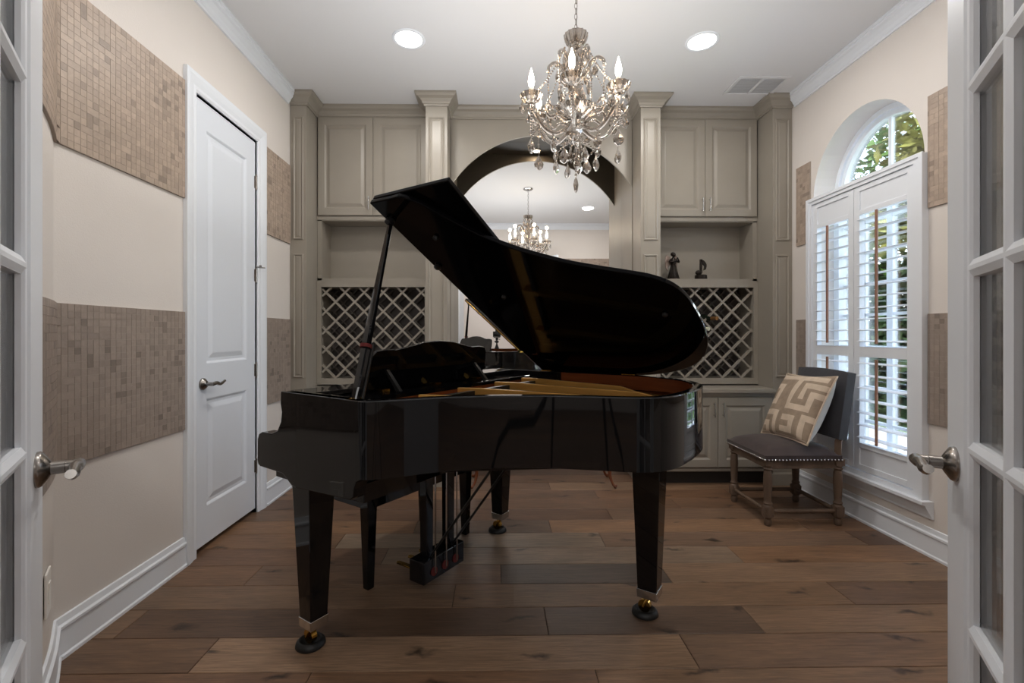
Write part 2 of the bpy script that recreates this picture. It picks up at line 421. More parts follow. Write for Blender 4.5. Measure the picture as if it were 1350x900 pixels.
# mosaic bands
def tile_band(name, path, z0, z1, seed, label, base=(164, 148, 136)):
    """path: polyline of (x,y); tiles on its left side"""
    rnd = random.Random(seed); mb = MB(); lay = mb.bm.faces.layers.int.new('c'); cols = []
    P = [Vector(p) for p in path]; S = [0]
    for i in range(1, len(P)): S.append(S[-1]+(P[i]-P[i-1]).length)
    def at(s, z, h):
        s = max(0, min(S[-1], s)); i = 1
        while i < len(P)-1 and s > S[i]: i += 1
        t = (s-S[i-1])/(S[i]-S[i-1]); p = P[i-1].lerp(P[i], t); d = (P[i]-P[i-1]).normalized()
        return (p.x-d.y*h, p.y+d.x*h, z)
    # grout bed
    prof = [(0, z0), (.009, z0), (.009, z1), (0, z1)]
    mb.sweep([(p.x, p.y) for p in P], prof, mi=1)
    T = .0275; nr = round((z1-z0)/T); T = (z1-z0)/nr; nc = int(S[-1]/T)+1
    used = set()
    for r in range(nr):
        for c in range(nc):
            if (r, c) in used: continue
            wd = hd = 1; q = rnd.random()
            if q < .10 and c+1 < nc and (r, c+1) not in used: wd = 2
            elif q < .15 and r+1 < nr: hd = 2
            for i in range(hd):
                for j in range(wd): used.add((r+i, c+j))
            s0, s1 = c*T, min((c+wd)*T, S[-1])
            if s1-s0 < .004: continue
            g = .0008
            q = rnd.random()
            k = rnd.uniform(.955, 1.04)
            if q < .10: k *= rnd.uniform(.82, .92)
            cols.append(srgb(*[min(255, b*k) for b in base]))
            a = [mb.v(at(s0+g, z0+r*T+g, .0105)), mb.v(at(s1-g, z0+r*T+g, .0105)), mb.v(at(s1-g, z0+(r+hd)*T-g, .0105)), mb.v(at(s0+g, z0+(r+hd)*T-g, .0105))]
            b = [mb.v(at(s0+g, z0+r*T+g, .0096)), mb.v(at(s1-g, z0+r*T+g, .0096)), mb.v(at(s1-g, z0+(r+hd)*T-g, .0096)), mb.v(at(s0+g, z0+(r+hd)*T-g, .0096))]
            f = mb.f(a, 0); f[lay] = len(cols)
            for k4 in range(4):
                f = mb.f([b[k4], b[(k4+1) % 4], a[(k4+1) % 4], a[k4]], 0)
                if f: f[lay] = len(cols)
    mb.bm.normal_update()
    bmesh.ops.recalc_face_normals(mb.bm, faces=mb.bm.faces)
    idx = [f[lay] for f in mb.bm.faces]
    o = mb.build(name, [M['tile'], M['tile_grout']], recalc=False)
    ca = o.data.color_attributes.new('tint', 'FLOAT_COLOR', 'CORNER')
    for p in o.data.polygons:
        cc = cols[idx[p.index]-1] if idx[p.index] > 0 else (.4, .35, .3, 1)
        for li in p.loop_indices: ca.data[li].color = cc
    return struct(o, label)
lw = [(-1.605, 2.413), (-1.605, 1.71)]+dgp[1:]+[]
lw[-1] = (-.72, .45)
bs = ((174, 156, 141), (156, 142, 132))
for n, (z0, z1, nm) in enumerate(((1.885, 2.49, 'upper'), (.70, 1.303, 'lower'))):
    tile_band('trim_%d' % (2+n), lw, z0, z1, 3+n, nm+' band of taupe stone mosaic left of the white door', bs[n])
    tile_band('trim_%d' % (4+n), [(-1.605, 3.63), (-1.605, 3.245)], z0, z1, 5+n, nm+' strip of taupe stone mosaic between white door and cabinets', bs[n])
    tile_band('trim_%d' % (6+n), [(2.325, .45), (2.325, 2.478)], z0-.02 if n == 0 else z0+.01, z1-.025 if n == 0 else z1-.005, 7+n, nm+' band of taupe stone mosaic right of the window', bs[n])
    tile_band('trim_%d' % (8+n), [(2.325, 3.422), (2.325, 3.58)], z0-.02 if n == 0 else z0+.01, z1-.025 if n == 0 else z1-.005, 9+n, nm+' sliver of taupe stone mosaic between window and cabinets', bs[n])
    tile_band('trim_%d' % (10+n), [(.80, .42), (2.32, .42)], z0-.02 if n == 0 else z0+.01, z1-.025 if n == 0 else z1-.005, 11+n, nm+' band of stone mosaic on the entrance wall')

# casings
def casing(name, u0, u1, ztop, fr, wdt=.09, label=None, both=True):
    """three-sided casing around an opening, local x along wall, y up, z outwards"""
    mb = MB(fr)
    prof = [(0, 0), (0, .008), (.012, .014), (.03, .012), (.05, .018), (.075, .022), (wdt, .022), (wdt, 0)]
    # build as 3 mitred strips
    path = [(u0, 0), (u0, ztop), (u1, ztop), (u1, 0)]
    offs = [offset_poly(path, o) for o, h in prof]
    vs = [[mb.v((offs[j][i].x, offs[j][i].y, prof[j][1])) for j in range(len(prof))] for i in range(4)]
    for i in range(3):
        for j in range(len(prof)-1): mb.f([vs[i][j], vs[i+1][j], vs[i+1][j+1], vs[i][j+1]])
    return struct(mb.build(name, M['trim']), label)
fl_left = frame((-1.605, 0, 0), (0, 1, 0), (0, 0, 1), (1, 0, 0))
casing('trim_12', 2.503, 3.137, 2.475, fl_left, .095, 'white moulded casing around the white panel door')
struct(MB().box((-1.72, 2.49, 0), (-1.605, 2.505, 2.475)).box((-1.72, 3.135, 0), (-1.605, 3.15, 2.475)).box((-1.72, 2.49, 2.47), (-1.605, 3.15, 2.485)).build('trim_13', M['trim']))
fl_front = frame((0, .42, 0), (1, 0, 0), (0, 0, 1), (0, 1, 0))
casing('trim_14', -.615, .675, 2.475, fl_front, .09, 'white casing around the french doors')
struct(MB().box((-.62, .25, 0), (-.60, .42, 2.48)).box((.66, .25, 0), (.68, .42, 2.48)).box((-.62, .25, 2.46), (.68, .42, 2.48)).build('trim_15', M['trim']))

struct(MB().box((-2.3, 2.3, 0), (-2.25, 3.4, 2.6)).box((-2.3, 2.25, 0), (-1.751, 2.3, 2.6)).box((-2.3, 3.4, 0), (-1.751, 3.45, 2.6)).box((-2.3, 2.25, 2.6), (-1.751, 3.45, 2.65)).box((-2.3, 2.25, -.13), (-1.751, 3.45, -.1)).build('wall_closet', M['wall']))
# white two-panel door
d1 = thing('door_1', 'tall white two-panel door with a nickel lever in the left wall', 'door', (-1.612, 2.507, .03)); d1['kind'] = 'structure'
fr = frame((0, 0, 0), (0, 1, 0), (0, 0, 1), (1, 0, 0))
mb = MB(fr); W, Hd = .625, 2.435
sl, rl = .105, .14
px0, px1 = sl, W-sl
pan = [(.205, .80), (.995, 2.29)]
mb.box((0, 0, -.035), (W, Hd, -.012))
for a, b in (((0, 0), (sl, Hd)), ((W-sl, 0), (W, Hd)), ((sl, 0), (W-sl, pan[0][0])), ((sl, pan[0][1]), (W-sl, pan[1][0])), ((sl, pan[1][1]), (W-sl, Hd))):
    mb.box((a[0], a[1], -.012), (b[0], b[1], 0))
for z0, z1 in pan:
    mb.ring(px0, px1, z0, z1, [(0, 0), (.006, -.003), (.014, -.010), (.03, -.010), (.055, -.003), (.06, -.002)])
mb.build('door_slab', M['door'], d1)
def lever(parent, mb, rose, n, along, curl=True, ln=.11):
    """rose point, outward normal n, lever direction along"""
    n = Vector(n); a = Vector(along); r = Vector(rose)
    mb.tube([r, r+n*.006, r+n*.010, r+n*.022, r+n*.026], [.033, .033, .030, .018, .011], 20)
    mb.tube([r+n*.024, r+n*.060], .0105, 12)
    z = Vector((0, 0, 1)); e = r+n*.058
    pts = [e-a*.012, e, e+a*.03+z*.004+n*.002, e+a*.06+z*-.006, e+a*.085+z*-.001, e+a*ln+z*.009]
    mb.tube(catmull(pts, 4), [.009]*5+[.0105]*6+[.0085]*6+[.007]*4, 10)
mb = MB(); lever(d1, mb, (0, .07, .885), (1, 0, 0), (0, 1, 0))
mb.build('door_handle', M['nickel'], d1, smooth='auto')
for z in (2.17, 1.55, .92, .28):
    mb = MB(); mb.tube([(.006, W+.004, z-.045), (.006, W+.004, z+.045)], .007, 10).box((-.002, W-.012, z-.04), (.002, W+.012, z+.04))
    mb.ball((.006, W+.004, z+.048), .006).ball((.006, W+.004, z-.048), .006)
    if z == 1.55:
        mb.tube([(.006, W+.004, z+.055), (.05, W-.03, z+.055)], .004, 8).tube([(.006, W+.004, z+.055), (.05, W+.035, z+.055)], .004, 8)
        mb.lathe([(.008, 0), (.008, .012)], (.05, W-.03, z+.05), 10)
    mb.build('hinge', M['nickel'], d1)

# french doors (folded open on each side of the camera)
def french(name, hinge, ang, side, label):
    """ang: rotation of local x; side: +1/-1 the y side facing the camera"""
    d = thing(name, label, 'door', (hinge[0], hinge[1], .012), ang); d['kind'] = 'structure'
    W, Hh, t = .60, 2.43, .022; st = .112
    mb = MB(); mb.box((0, -t, 0), (st, t, Hh)).box((W-st, -t, 0), (W, t, Hh)).box((st, -t, 0), (W-st, t, .285)).box((st, -t, 2.315), (W-st, t, Hh))
    # sticking moulding round the glass
    for s in (1, -1):
        f2 = frame((0, s*t, 0), (1, 0, 0), (0, 0, 1), (0, s, 0)); f2 = f2
        m0 = mb.M; mb.M = f2
        mb.ring(st, W-st, .285, 2.315, [(0, 0), (.004, -.004), (.010, -.005), (.014, -.010), (.016, -.018)], cap=False)
        mb.M = m0
    mb.build('door_frame', M['trim'], d, bevel=.0012)
    rows, z0, z1 = 6, .285, 2.315; p = (z1-z0)/rows
    for k in range(1, rows):
        z = z0+k*p; mb = MB()
        mb.prism([(-.018, z-.004), (-.012, z-.016), (.012, z-.016), (.018, z-.004), (.018, z+.004), (.012, z+.016), (-.012, z+.016), (-.018, z+.004)], st, W-st, axis='x')
        mb.build('muntin', M['trim'], d)
    mb = MB(); xm = W/2
    mb.prism([(xm-.016, -.012), (xm-.004, -.018), (xm+.004, -.018), (xm+.016, -.012), (xm+.016, .012), (xm+.004, .018), (xm-.004, .018), (xm-.016, .012)], z0, z1)
    mb.build('muntin', M['trim'], d)
    MB().box((st-.004, -.003, z0), (W-st+.004, .003, z1)).build('glass_pane', M['glass'], d)
    for s in (side, -side):
        mb = MB(); n = Vector((0, s, 0)); a = Vector((-1, 0, 0)); r = Vector((W-.058, s*t, .92))
        mb.tube([r, r+n*.004, r+n*.008, r+n*.016, r+n*.020], [.034, .034, .032, .020, .013], 24)
        mb.tube([r+n*.018, r+n*.040, r+n*.041, r+n*.060], [.0125, .0125, .0115, .0115], 16)
        e = r+n*.058; z = Vector((0, 0, 1))
        mb.tube(catmull([e-a*.012, e+a*.01, e+a*.04+z*.003, e+a*.075-z*.002, e+a*.10+z*.006], 4), [.0115]*4+[.0115]*4+[.010]*4+[.0085]*5, 12)
        mb.build('door_handle', M['nickel'], d, smooth='auto')
    return d
french('door_2', (-.572, .445), PI/2+D2R(36), -1, 'open white french door with glass panes at the left edge of the photo')
french('door_3', (.633, .447), PI/2-D2R(33), 1, 'open white french door with glass panes at the right edge of the photo')

# light switch and outlet on the angled wall
def plate(name, s_pt, nrm, zc, hh, ww, label, switch):
    n = Vector((nrm[0], nrm[1], 0)).normalized(); u = Vector((-n.y, n.x, 0)); fr = frame((s_pt[0], s_pt[1], zc), u, (0, 0, 1), n)
    o = MB(fr).box((-ww/2, -hh/2, 0), (ww/2, hh/2, .007)).build(name, M['plastic'], bevel=.003)
    tag(o, label, 'switch' if switch else 'outlet')
    for k in ((-.5, .5) if switch else (0,)):
        c = MB(fr).box((k*ww*.5-.016, -.033, .006), (k*ww*.5+.016, .033, .010)).build('rocker' if switch else 'socket', M['plastic'], o, bevel=.002)
    return o
dv = Vector((-.70-(-1.30), .42-1.305)).normalized(); nn = (-dv.y, dv.x)
plate('light_switch', (-1.30+dv.x*.00+nn[0]*.012, 1.305+nn[1]*.012), nn, 1.245, .118, .12, 'white double light switch plate on the mosaic beside the left french door', True)
dv2 = Vector((-1.385+1.49, 1.43-1.572)).normalized(); n2 = (-dv2.y, dv2.x)
plate('wall_outlet', (-1.44+n2[0]*.003, 1.505+n2[1]*.003), n2, .365, .14, .08, 'white outlet plate low on the angled wall at the left', False)

# recessed lights, vent
def downlight(x, y, label, power=22):
    t = thing('recessed_light', label, 'ceiling light', (x, y, H), group='recessed ceiling lights')
    mb = MB(); mb.lathe([(.082, -.001), (.086, -.006), (.100, -.006), (.104, -.001), (.104, .0)], seg=32, cap=False); mb.build('trim_ring', M['trim'], t, smooth=True)
    mb = MB(); mb.lathe([(.0001, -.003), (.083, -.003), (.083, -.001)], seg=32, cap=False).build('lens', M['lampdisc'], t)
    l = bpy.data.lights.new('downlight', 'AREA'); l.shape = 'DISK'; l.size = .15; l.energy = power; l.color = (1, .96, .91)
    lo = bpy.data.objects.new('downlight_lamp', l); C.objects.link(lo); lo.location = (x, y, H-.012)
    return t
DL = 10
downlight(-.555, 2.95, 'round recessed ceiling light left of the chandelier', DL)
downlight(1.305, 2.95, 'round recessed ceiling light right of the chandelier', DL)
downlight(-.555, 1.45, 'round recessed ceiling light above the left entrance side', DL)
downlight(1.345, 1.45, 'round recessed ceiling light above the right entrance side, seen in the mirror', DL)
v = thing('ceiling_vent', 'white rectangular air vent in the ceiling above the right cabinet', 'vent', (1.94, 3.47, H))
MB().box((-.19, -.13, -.008), (.19, -.105, 0)).box((-.19, .105, -.008), (.19, .13, 0)).box((-.19, -.105, -.008), (-.165, .105, 0)).box((.165, -.105, -.008), (.19, .105, 0)).box((-.01, -.105, -.008), (.01, .105, 0)).build('vent_frame', M['ceil'], v, bevel=.002)
MB().box((-.165, -.105, -.002), (.165, .105, -.001)).build('vent_backing', M['vent_dark'], v)
for sx in (-1, 1):
    for k in range(10):
        y = -.095+k*.021
        f2 = frame((sx*.0875, y, -.005), (1, 0, 0), (0, math.cos(.5), math.sin(.5)), (0, -math.sin(.5), math.cos(.5)))
        MB(f2).box((-.076, -.008, -.0006), (.076, .008, .0006)).build('slat', M['ceil'], v)

# ------------------------------------------------------------------ window and shutters
w1 = thing('window_1', 'tall arched window with white frame behind the shutters', 'window', (2.50, AC, 0)); w1['kind'] = 'structure'
mb = MB()
ia = lambda k, x0, x1: mb  # noqa
def arch_ring(mb, w0, h0, w1_, h1, x0, x1):
    n = 28
    A = [(w0*math.cos(PI*i/n), AZ+h0*math.sin(PI*i/n)) for i in range(n+1)]; B = [(w1_*math.cos(PI*i/n), AZ+h1*math.sin(PI*i/n)) for i in range(n+1)]
    va = [[mb.v((x, p[0], p[1])) for p in A] for x in (x0, x1)]; vb = [[mb.v((x, p[0], p[1])) for p in B] for x in (x0, x1)]
    for i in range(n):
        mb.f([va[0][i], va[0][i+1], vb[0][i+1], vb[0][i]]); mb.f([va[1][i], va[1][i+1], vb[1][i+1], vb[1][i]])
        mb.f([vb[0][i], vb[0][i+1], vb[1][i+1], vb[1][i]]); mb.f([va[0][i], va[0][i+1], va[1][i+1], va[1][i]])
arch_ring(mb, AW, AHt, AW-.035, AHt-.035, -.025, .06)
arch_ring(mb, AW-.035, AHt-.035, AW-.065, AHt-.065, -.005, .05)
mb.box((-.025, -AW, .33), (.06, -AW+.05, AZ)).box((-.025, AW-.05, .33), (.06, AW, AZ)).box((-.02, -AW, AZ-.05), (.06, AW, AZ+.02)).box((-.02, -AW, .33), (.06, AW, .38)).box((.01, -.022, .38), (.045, .022, AZ-.05)).box((-.02, -AW, 1.05), (.055, AW, 1.11))
mb.build('window_frame', M['trim'], w1)
mb = MB(); mb.box((.012, -.011, AZ+.02), (.035, .011, AZ+AHt-.05)); mb.build('muntin', M['trim'], w1)
for s in (-1, 1): MB().box((.012, s*.205-.009, .38), (.035, s*.205+.009, AZ-.05)).build('muntin', M['trim'], w1)
for z in (.60, .83, 1.32, 1.53, 1.74, 1.95): MB().box((.012, -AW+.05, z-.009), (.035, AW-.05, z+.009)).build('muntin', M['trim'], w1)
pp = [((AW-.03)*math.cos(PI*i/28), AZ+(AHt-.03)*math.sin(PI*i/28)) for i in range(29)]
MB().prism(pp+[(-AW+.03, .35), (AW-.03, .35)], .020, .024, axis='x').build('glass_pane', M['glass'], w1)

sf = MB(); X0 = XR-.032; X1 = XR+.02
ya, yb, za, zb = 2.482, 3.418, .29, 2.168
for a, b in (((ya, za), (ya+.06, zb)), ((yb-.045, za), (yb, zb)), ((ya+.06, zb-.04), (yb-.045, zb)), ((ya+.06, za), (yb-.045, za+.035))):
    sf.box((X0, a[0], a[1]), (X1, b[0], b[1]))
for a, b in (((ya-.004, za), (ya+.022, zb+.004)), ((yb-.02, za), (yb+.004, zb+.004)), ((ya+.022, zb-.018), (yb-.02, zb+.004))):
    sf.box((X0-.008, a[0], a[1]), (X0, b[0], b[1]))
struct(sf.build('trim_16', M['trim']), 'white frame around the plantation shutters')
sp = [(0, .20), (.010, .20), (.014, .215), (.03, .24), (.042, .262), (.046, .275), (.062, .278), (.062, .295), (0, .295)]
struct(MB().sweep([(XR, ya-.03), (XR, yb+.03)], sp).build('trim_17', M['trim']), 'moulded white window sill under the shutters')

def shutter(y0, y1, label):
    t = thing('plantation_shutter', label, 'shutter', (XR, (y0+y1)/2, .33), group='plantation shutter panels')
    hw = (y1-y0)/2; st = .045; zt = 2.125-.33
    L0, L1, L2, L3 = .50-.33, 1.045-.33, 1.11-.33, 1.945-.33
    mb = MB(); a, b = -.022, .012
    mb.box((a, -hw, 0), (b, -hw+st, zt)).box((a, hw-st, 0), (b, hw, zt))
    mb.box((a, -hw+st, 0), (b, hw-st, .035)).box((a+.008, -hw+st, .035), (b-.005, hw-st, L0-.03)).box((a, -hw+st, L0-.03), (b, hw-st, L0))
    mb.box((a, -hw+st, L1), (b, hw-st, L2)).box((a+.008, -hw+st, L3+.03), (b-.005, hw-st, zt-.03)).box((a, -hw+st, L3), (b, hw-st, L3+.03)).box((a, -hw+st, zt-.03), (b, hw-st, zt))
    mb.build('shutter_frame', M['trim'], t, bevel=.0015)
    def louvers(z0, z1, n):
        p = (z1-z0)/n
        for k in range(n):
            z = z0+(k+.5)*p; poly = []
            for i in range(12):
                q = 2*PI*i/12; x, y = .034*math.cos(q), .0050*math.sin(q); c, s = math.cos(D2R(3)), math.sin(D2R(3))
                poly.append((-.008+x*c-y*s, z+x*s+y*c))
            MB().prism(poly, -hw+st+.001, hw-st-.001, axis='y').build('louver', M['trim'], t, smooth='auto')
        MB().box((-.060, -.0065, z0+.02), (-.048, .0065, z1-.01)).build('tilt_rod', M['rod'], t, bevel=.002)
    louvers(L0, L1, 7); louvers(L2, L3, 12)
    return t
shutter(2.545, 2.979, 'white plantation shutter panel nearest the right french door')
shutter(2.983, 3.372, 'white plantation shutter panel nearest the grey cabinets')
for y, z in ((2.55, .47), (2.55, 1.25), (2.55, 1.95)):
    pass

# ------------------------------------------------------------------ outside
def out():
    g = MB().box((2.6, -12, -.5), (40, 40, -.35)).build('ground', M['grass']); struct(g)
    p = MB().box((2.6, -6, -.35), (6.3, 30, -.33)).build('paving', M['pave']); struct(p)
    rnd = random.Random(5)
    def leaves(mb, c, r, n, s, sc=(1, 1, 1)):
        for _ in range(n):
            v = Vector((rnd.gauss(0, 1), rnd.gauss(0, 1), rnd.gauss(0, 1))).normalized()*r*rnd.uniform(.45, 1.05)
            p = Vector(c)+Vector((v.x*sc[0], v.y*sc[1], v.z*sc[2]))
            a = Vector((rnd.uniform(-1, 1), rnd.uniform(-1, 1), rnd.uniform(-.6, .6))).normalized(); b = a.cross(Vector((rnd.uniform(-1, 1), rnd.uniform(-1, 1), 1))).normalized()
            k = s*rnd.uniform(.6, 1.4)
            mb.f([mb.v(p-a*k), mb.v(p-b*k*.45), mb.v(p+a*k), mb.v(p+b*k*.45)])
    def tree(x, y, h, r, m, label, n=3500, sc=(1, 1, 1)):
        t = thing('tree', label, 'tree', (x, y, -.35))
        mb = MB(); mb.tube([(0, 0, 0), (.1, 0, h*.3), (0, .1, h*.6), (.1, 0, h)], [.2, .16, .12, .05], 8)
        for k in range(5):
            q = k*1.3; mb.tube([(0, 0, h*.55), (r*.5*math.cos(q), r*.5*math.sin(q), h*.9)], [.08, .03], 6)
        mb.build('trunk', M['bark'], t)
        mb = MB()
        for k in range(9):
            q = rnd.uniform(0, 6.28); rr = rnd.uniform(.2, .8)*r
            leaves(mb, (rr*math.cos(q), rr*math.sin(q), h+rnd.uniform(-.6, .7)*r), r*.5, n//9, .11, sc)
        mb.build('crown', m, t, recalc=False)
    tree(8.2, 8.9, 4.1, 1.9, M['leaf'], 'tall green tree seen through the arched window')
    tree(6.6, 6.6, 3.9, 1.15, M['leaf2'], 'yellow green tree seen in the right half of the arched window', 2600)
    tree(7.3, 8.3, 1.5, 1.5, M['leafd'], 'low dark green tree seen between the shutter louvers', 5200)
    for k, (x, y) in enumerate(((6.9, 9.0), (6.9, 7.9), (6.9, 6.8), (6.9, 5.7))):
        mb = MB(); leaves(mb, (0, 0, .4), .42, 1300, .05, (1, 1, .8)); o = mb.build('shrub', M['leaf'], recalc=False, loc=(x, y, -.35))
        tag(o, 'low green shrub outside, ' + ('farthest from the window', 'second farthest from the window', 'second nearest to the window', 'nearest to the window')[k], 'shrub', 'shrubs outside the window')
    h = thing('house', 'pale neighbouring house seen through the shutters', 'house', (5.6, 11.2, -.35))
    MB().box((-4, 0, 0), (1.6, 5, 3.3)).build('wall', M['stucco'], h)
    MB().box((1.25, -.25, 0), (1.6, 0, 3.3)).build('pillar', M['fawn'], h)
    MB().prism([(-4.3, 3.3), (2.0, 3.3), (.9, 5.0), (-4.3, 5.0)], -.4, 5.2, axis='y').build('roof', M['vent_dark'], h)
    for x in (.2, -1.4):
        f = MB().box((x-.45, -.04, 1.0), (x+.45, 0, 2.6)).build('window', M['trim'], h)
        MB().box((x-.38, -.05, 1.07), (x+.38, -.041, 2.53)).build('pane', M['darkwin'], f)
    w_ = MB().box((9.8, -6, -.35), (10, 30, .75)).build('garden_wall', M['stucco']); tag(w_, 'pale low garden wall beyond the shrubs', 'wall')
out()
# ================================================================== BUILT-IN CABINETS
YF, YR = 3.64, 3.86      # column faces, recessed faces
SX = {}
def crown_sweep(mb, path, flip=1):
    pr = [(0, 2.962), (.010, 2.962), (.012, 2.972), (.020, 2.976), (.024, 2.990), (.040, 3.008), (.062, 3.020), (.070, 3.032), (.074, 3.034), (.074, H-.0005), (0, H-.0005)]
    mb.sweep(path, pr, flip=flip)
def face(x, z, y): return frame((x, y, z), (1, 0, 0), (0, 0, 1), (0, -1, 0))

def raised(mb, x0, x1, z0, z1, y, st=.05):
    """framed raised-panel door front on plane y, facing -y"""
    m0 = mb.M; mb.M = mb.M @ frame((0, y, 0), (1, 0, 0), (0, 0, 1), (0, -1, 0))
    mb.ring(x0, x1, z0, z1, [(0, -.019), (0, -.003), (.004, 0), (st, 0), (st+.006, -.004), (st+.012, -.010), (st+.020, -.010), (st+.040, -.002), (st+.044, -.001)])
    mb.f([mb.v(p) for p in ((x0, z0, -.019), (x1, z0, -.019), (x1, z1, -.019), (x0, z1, -.019))])
    mb.M = m0
def strip_panel(mb, x0, x1, z0, z1, y):
    m0 = mb.M; mb.M = mb.M @ frame((0, y, 0), (1, 0, 0), (0, 0, 1), (0, -1, 0))
    mb.ring(x0, x1, z0, z1, [(0, 0), (.001, .006), (.008, .009), (.013, .005), (.016, -.001+.001), (.022, .0005), (.03, .003)])
    mb.M = m0
def pull(mb, x, z0, z1, y):
    mb.tube([(x, y-.028, z0), (x, y-.028, z1)], .0048, 10)
    for z in (z0+.012, z1-.012): mb.tube([(x, y, z), (x, y-.026, z)], .004, 8)

def column(x0, x1, label, faces, side):
    t = thing('pilaster', label, 'pilaster', ((x0+x1)/2, YF, 0), group='grey panelled pilasters')
    w = (x1-x0)/2
    mb = MB().box((-w, 0, 0), (w, YB-YF, 2.99)); mb.build('shaft', M['taupe'], t, bevel=.0015)
    for z0, z1 in faces:
        mb = MB(); c = 0; strip_panel(mb, -w+.022, w-.022, z0, z1, 0); mb.build('panel_moulding', M['taupe'], t)
    mb = MB(); d = YR-YF+.0
    if side == 'L': pth = [(-w+.001, 0), (w, 0), (w, d)]
    elif side == 'R': pth = [(-w, d), (-w, 0), (w-.001, 0)]
    else: pth = [(-w, d), (-w, 0), (w, 0), (w, d)]
    crown_sweep(mb, pth, flip=-1); mb.build('crown', M['taupe'], t)
    mb = MB(); mb.sweep(pth, [(0, 0), (.012, 0), (.012, .09), (.006, .10), (0, .10)], flip=-1); mb.build('plinth', M['taupe'], t)
    return t
CF = [(1.922, 2.878), (.85, 1.812), (.16, .70)]
column(-1.603, -1.478, 'grey panelled cabinet column against the mosaic wall by the white door', CF, 'L')
column(-.555, -.385, 'grey panelled cabinet column left of the arched mirror', CF, 'M')
column(1.128, 1.284, 'grey panelled cabinet column right of the arched mirror', CF, 'M')
column(2.170, 2.323, 'grey panelled cabinet column in the corner beside the window', CF, 'R')

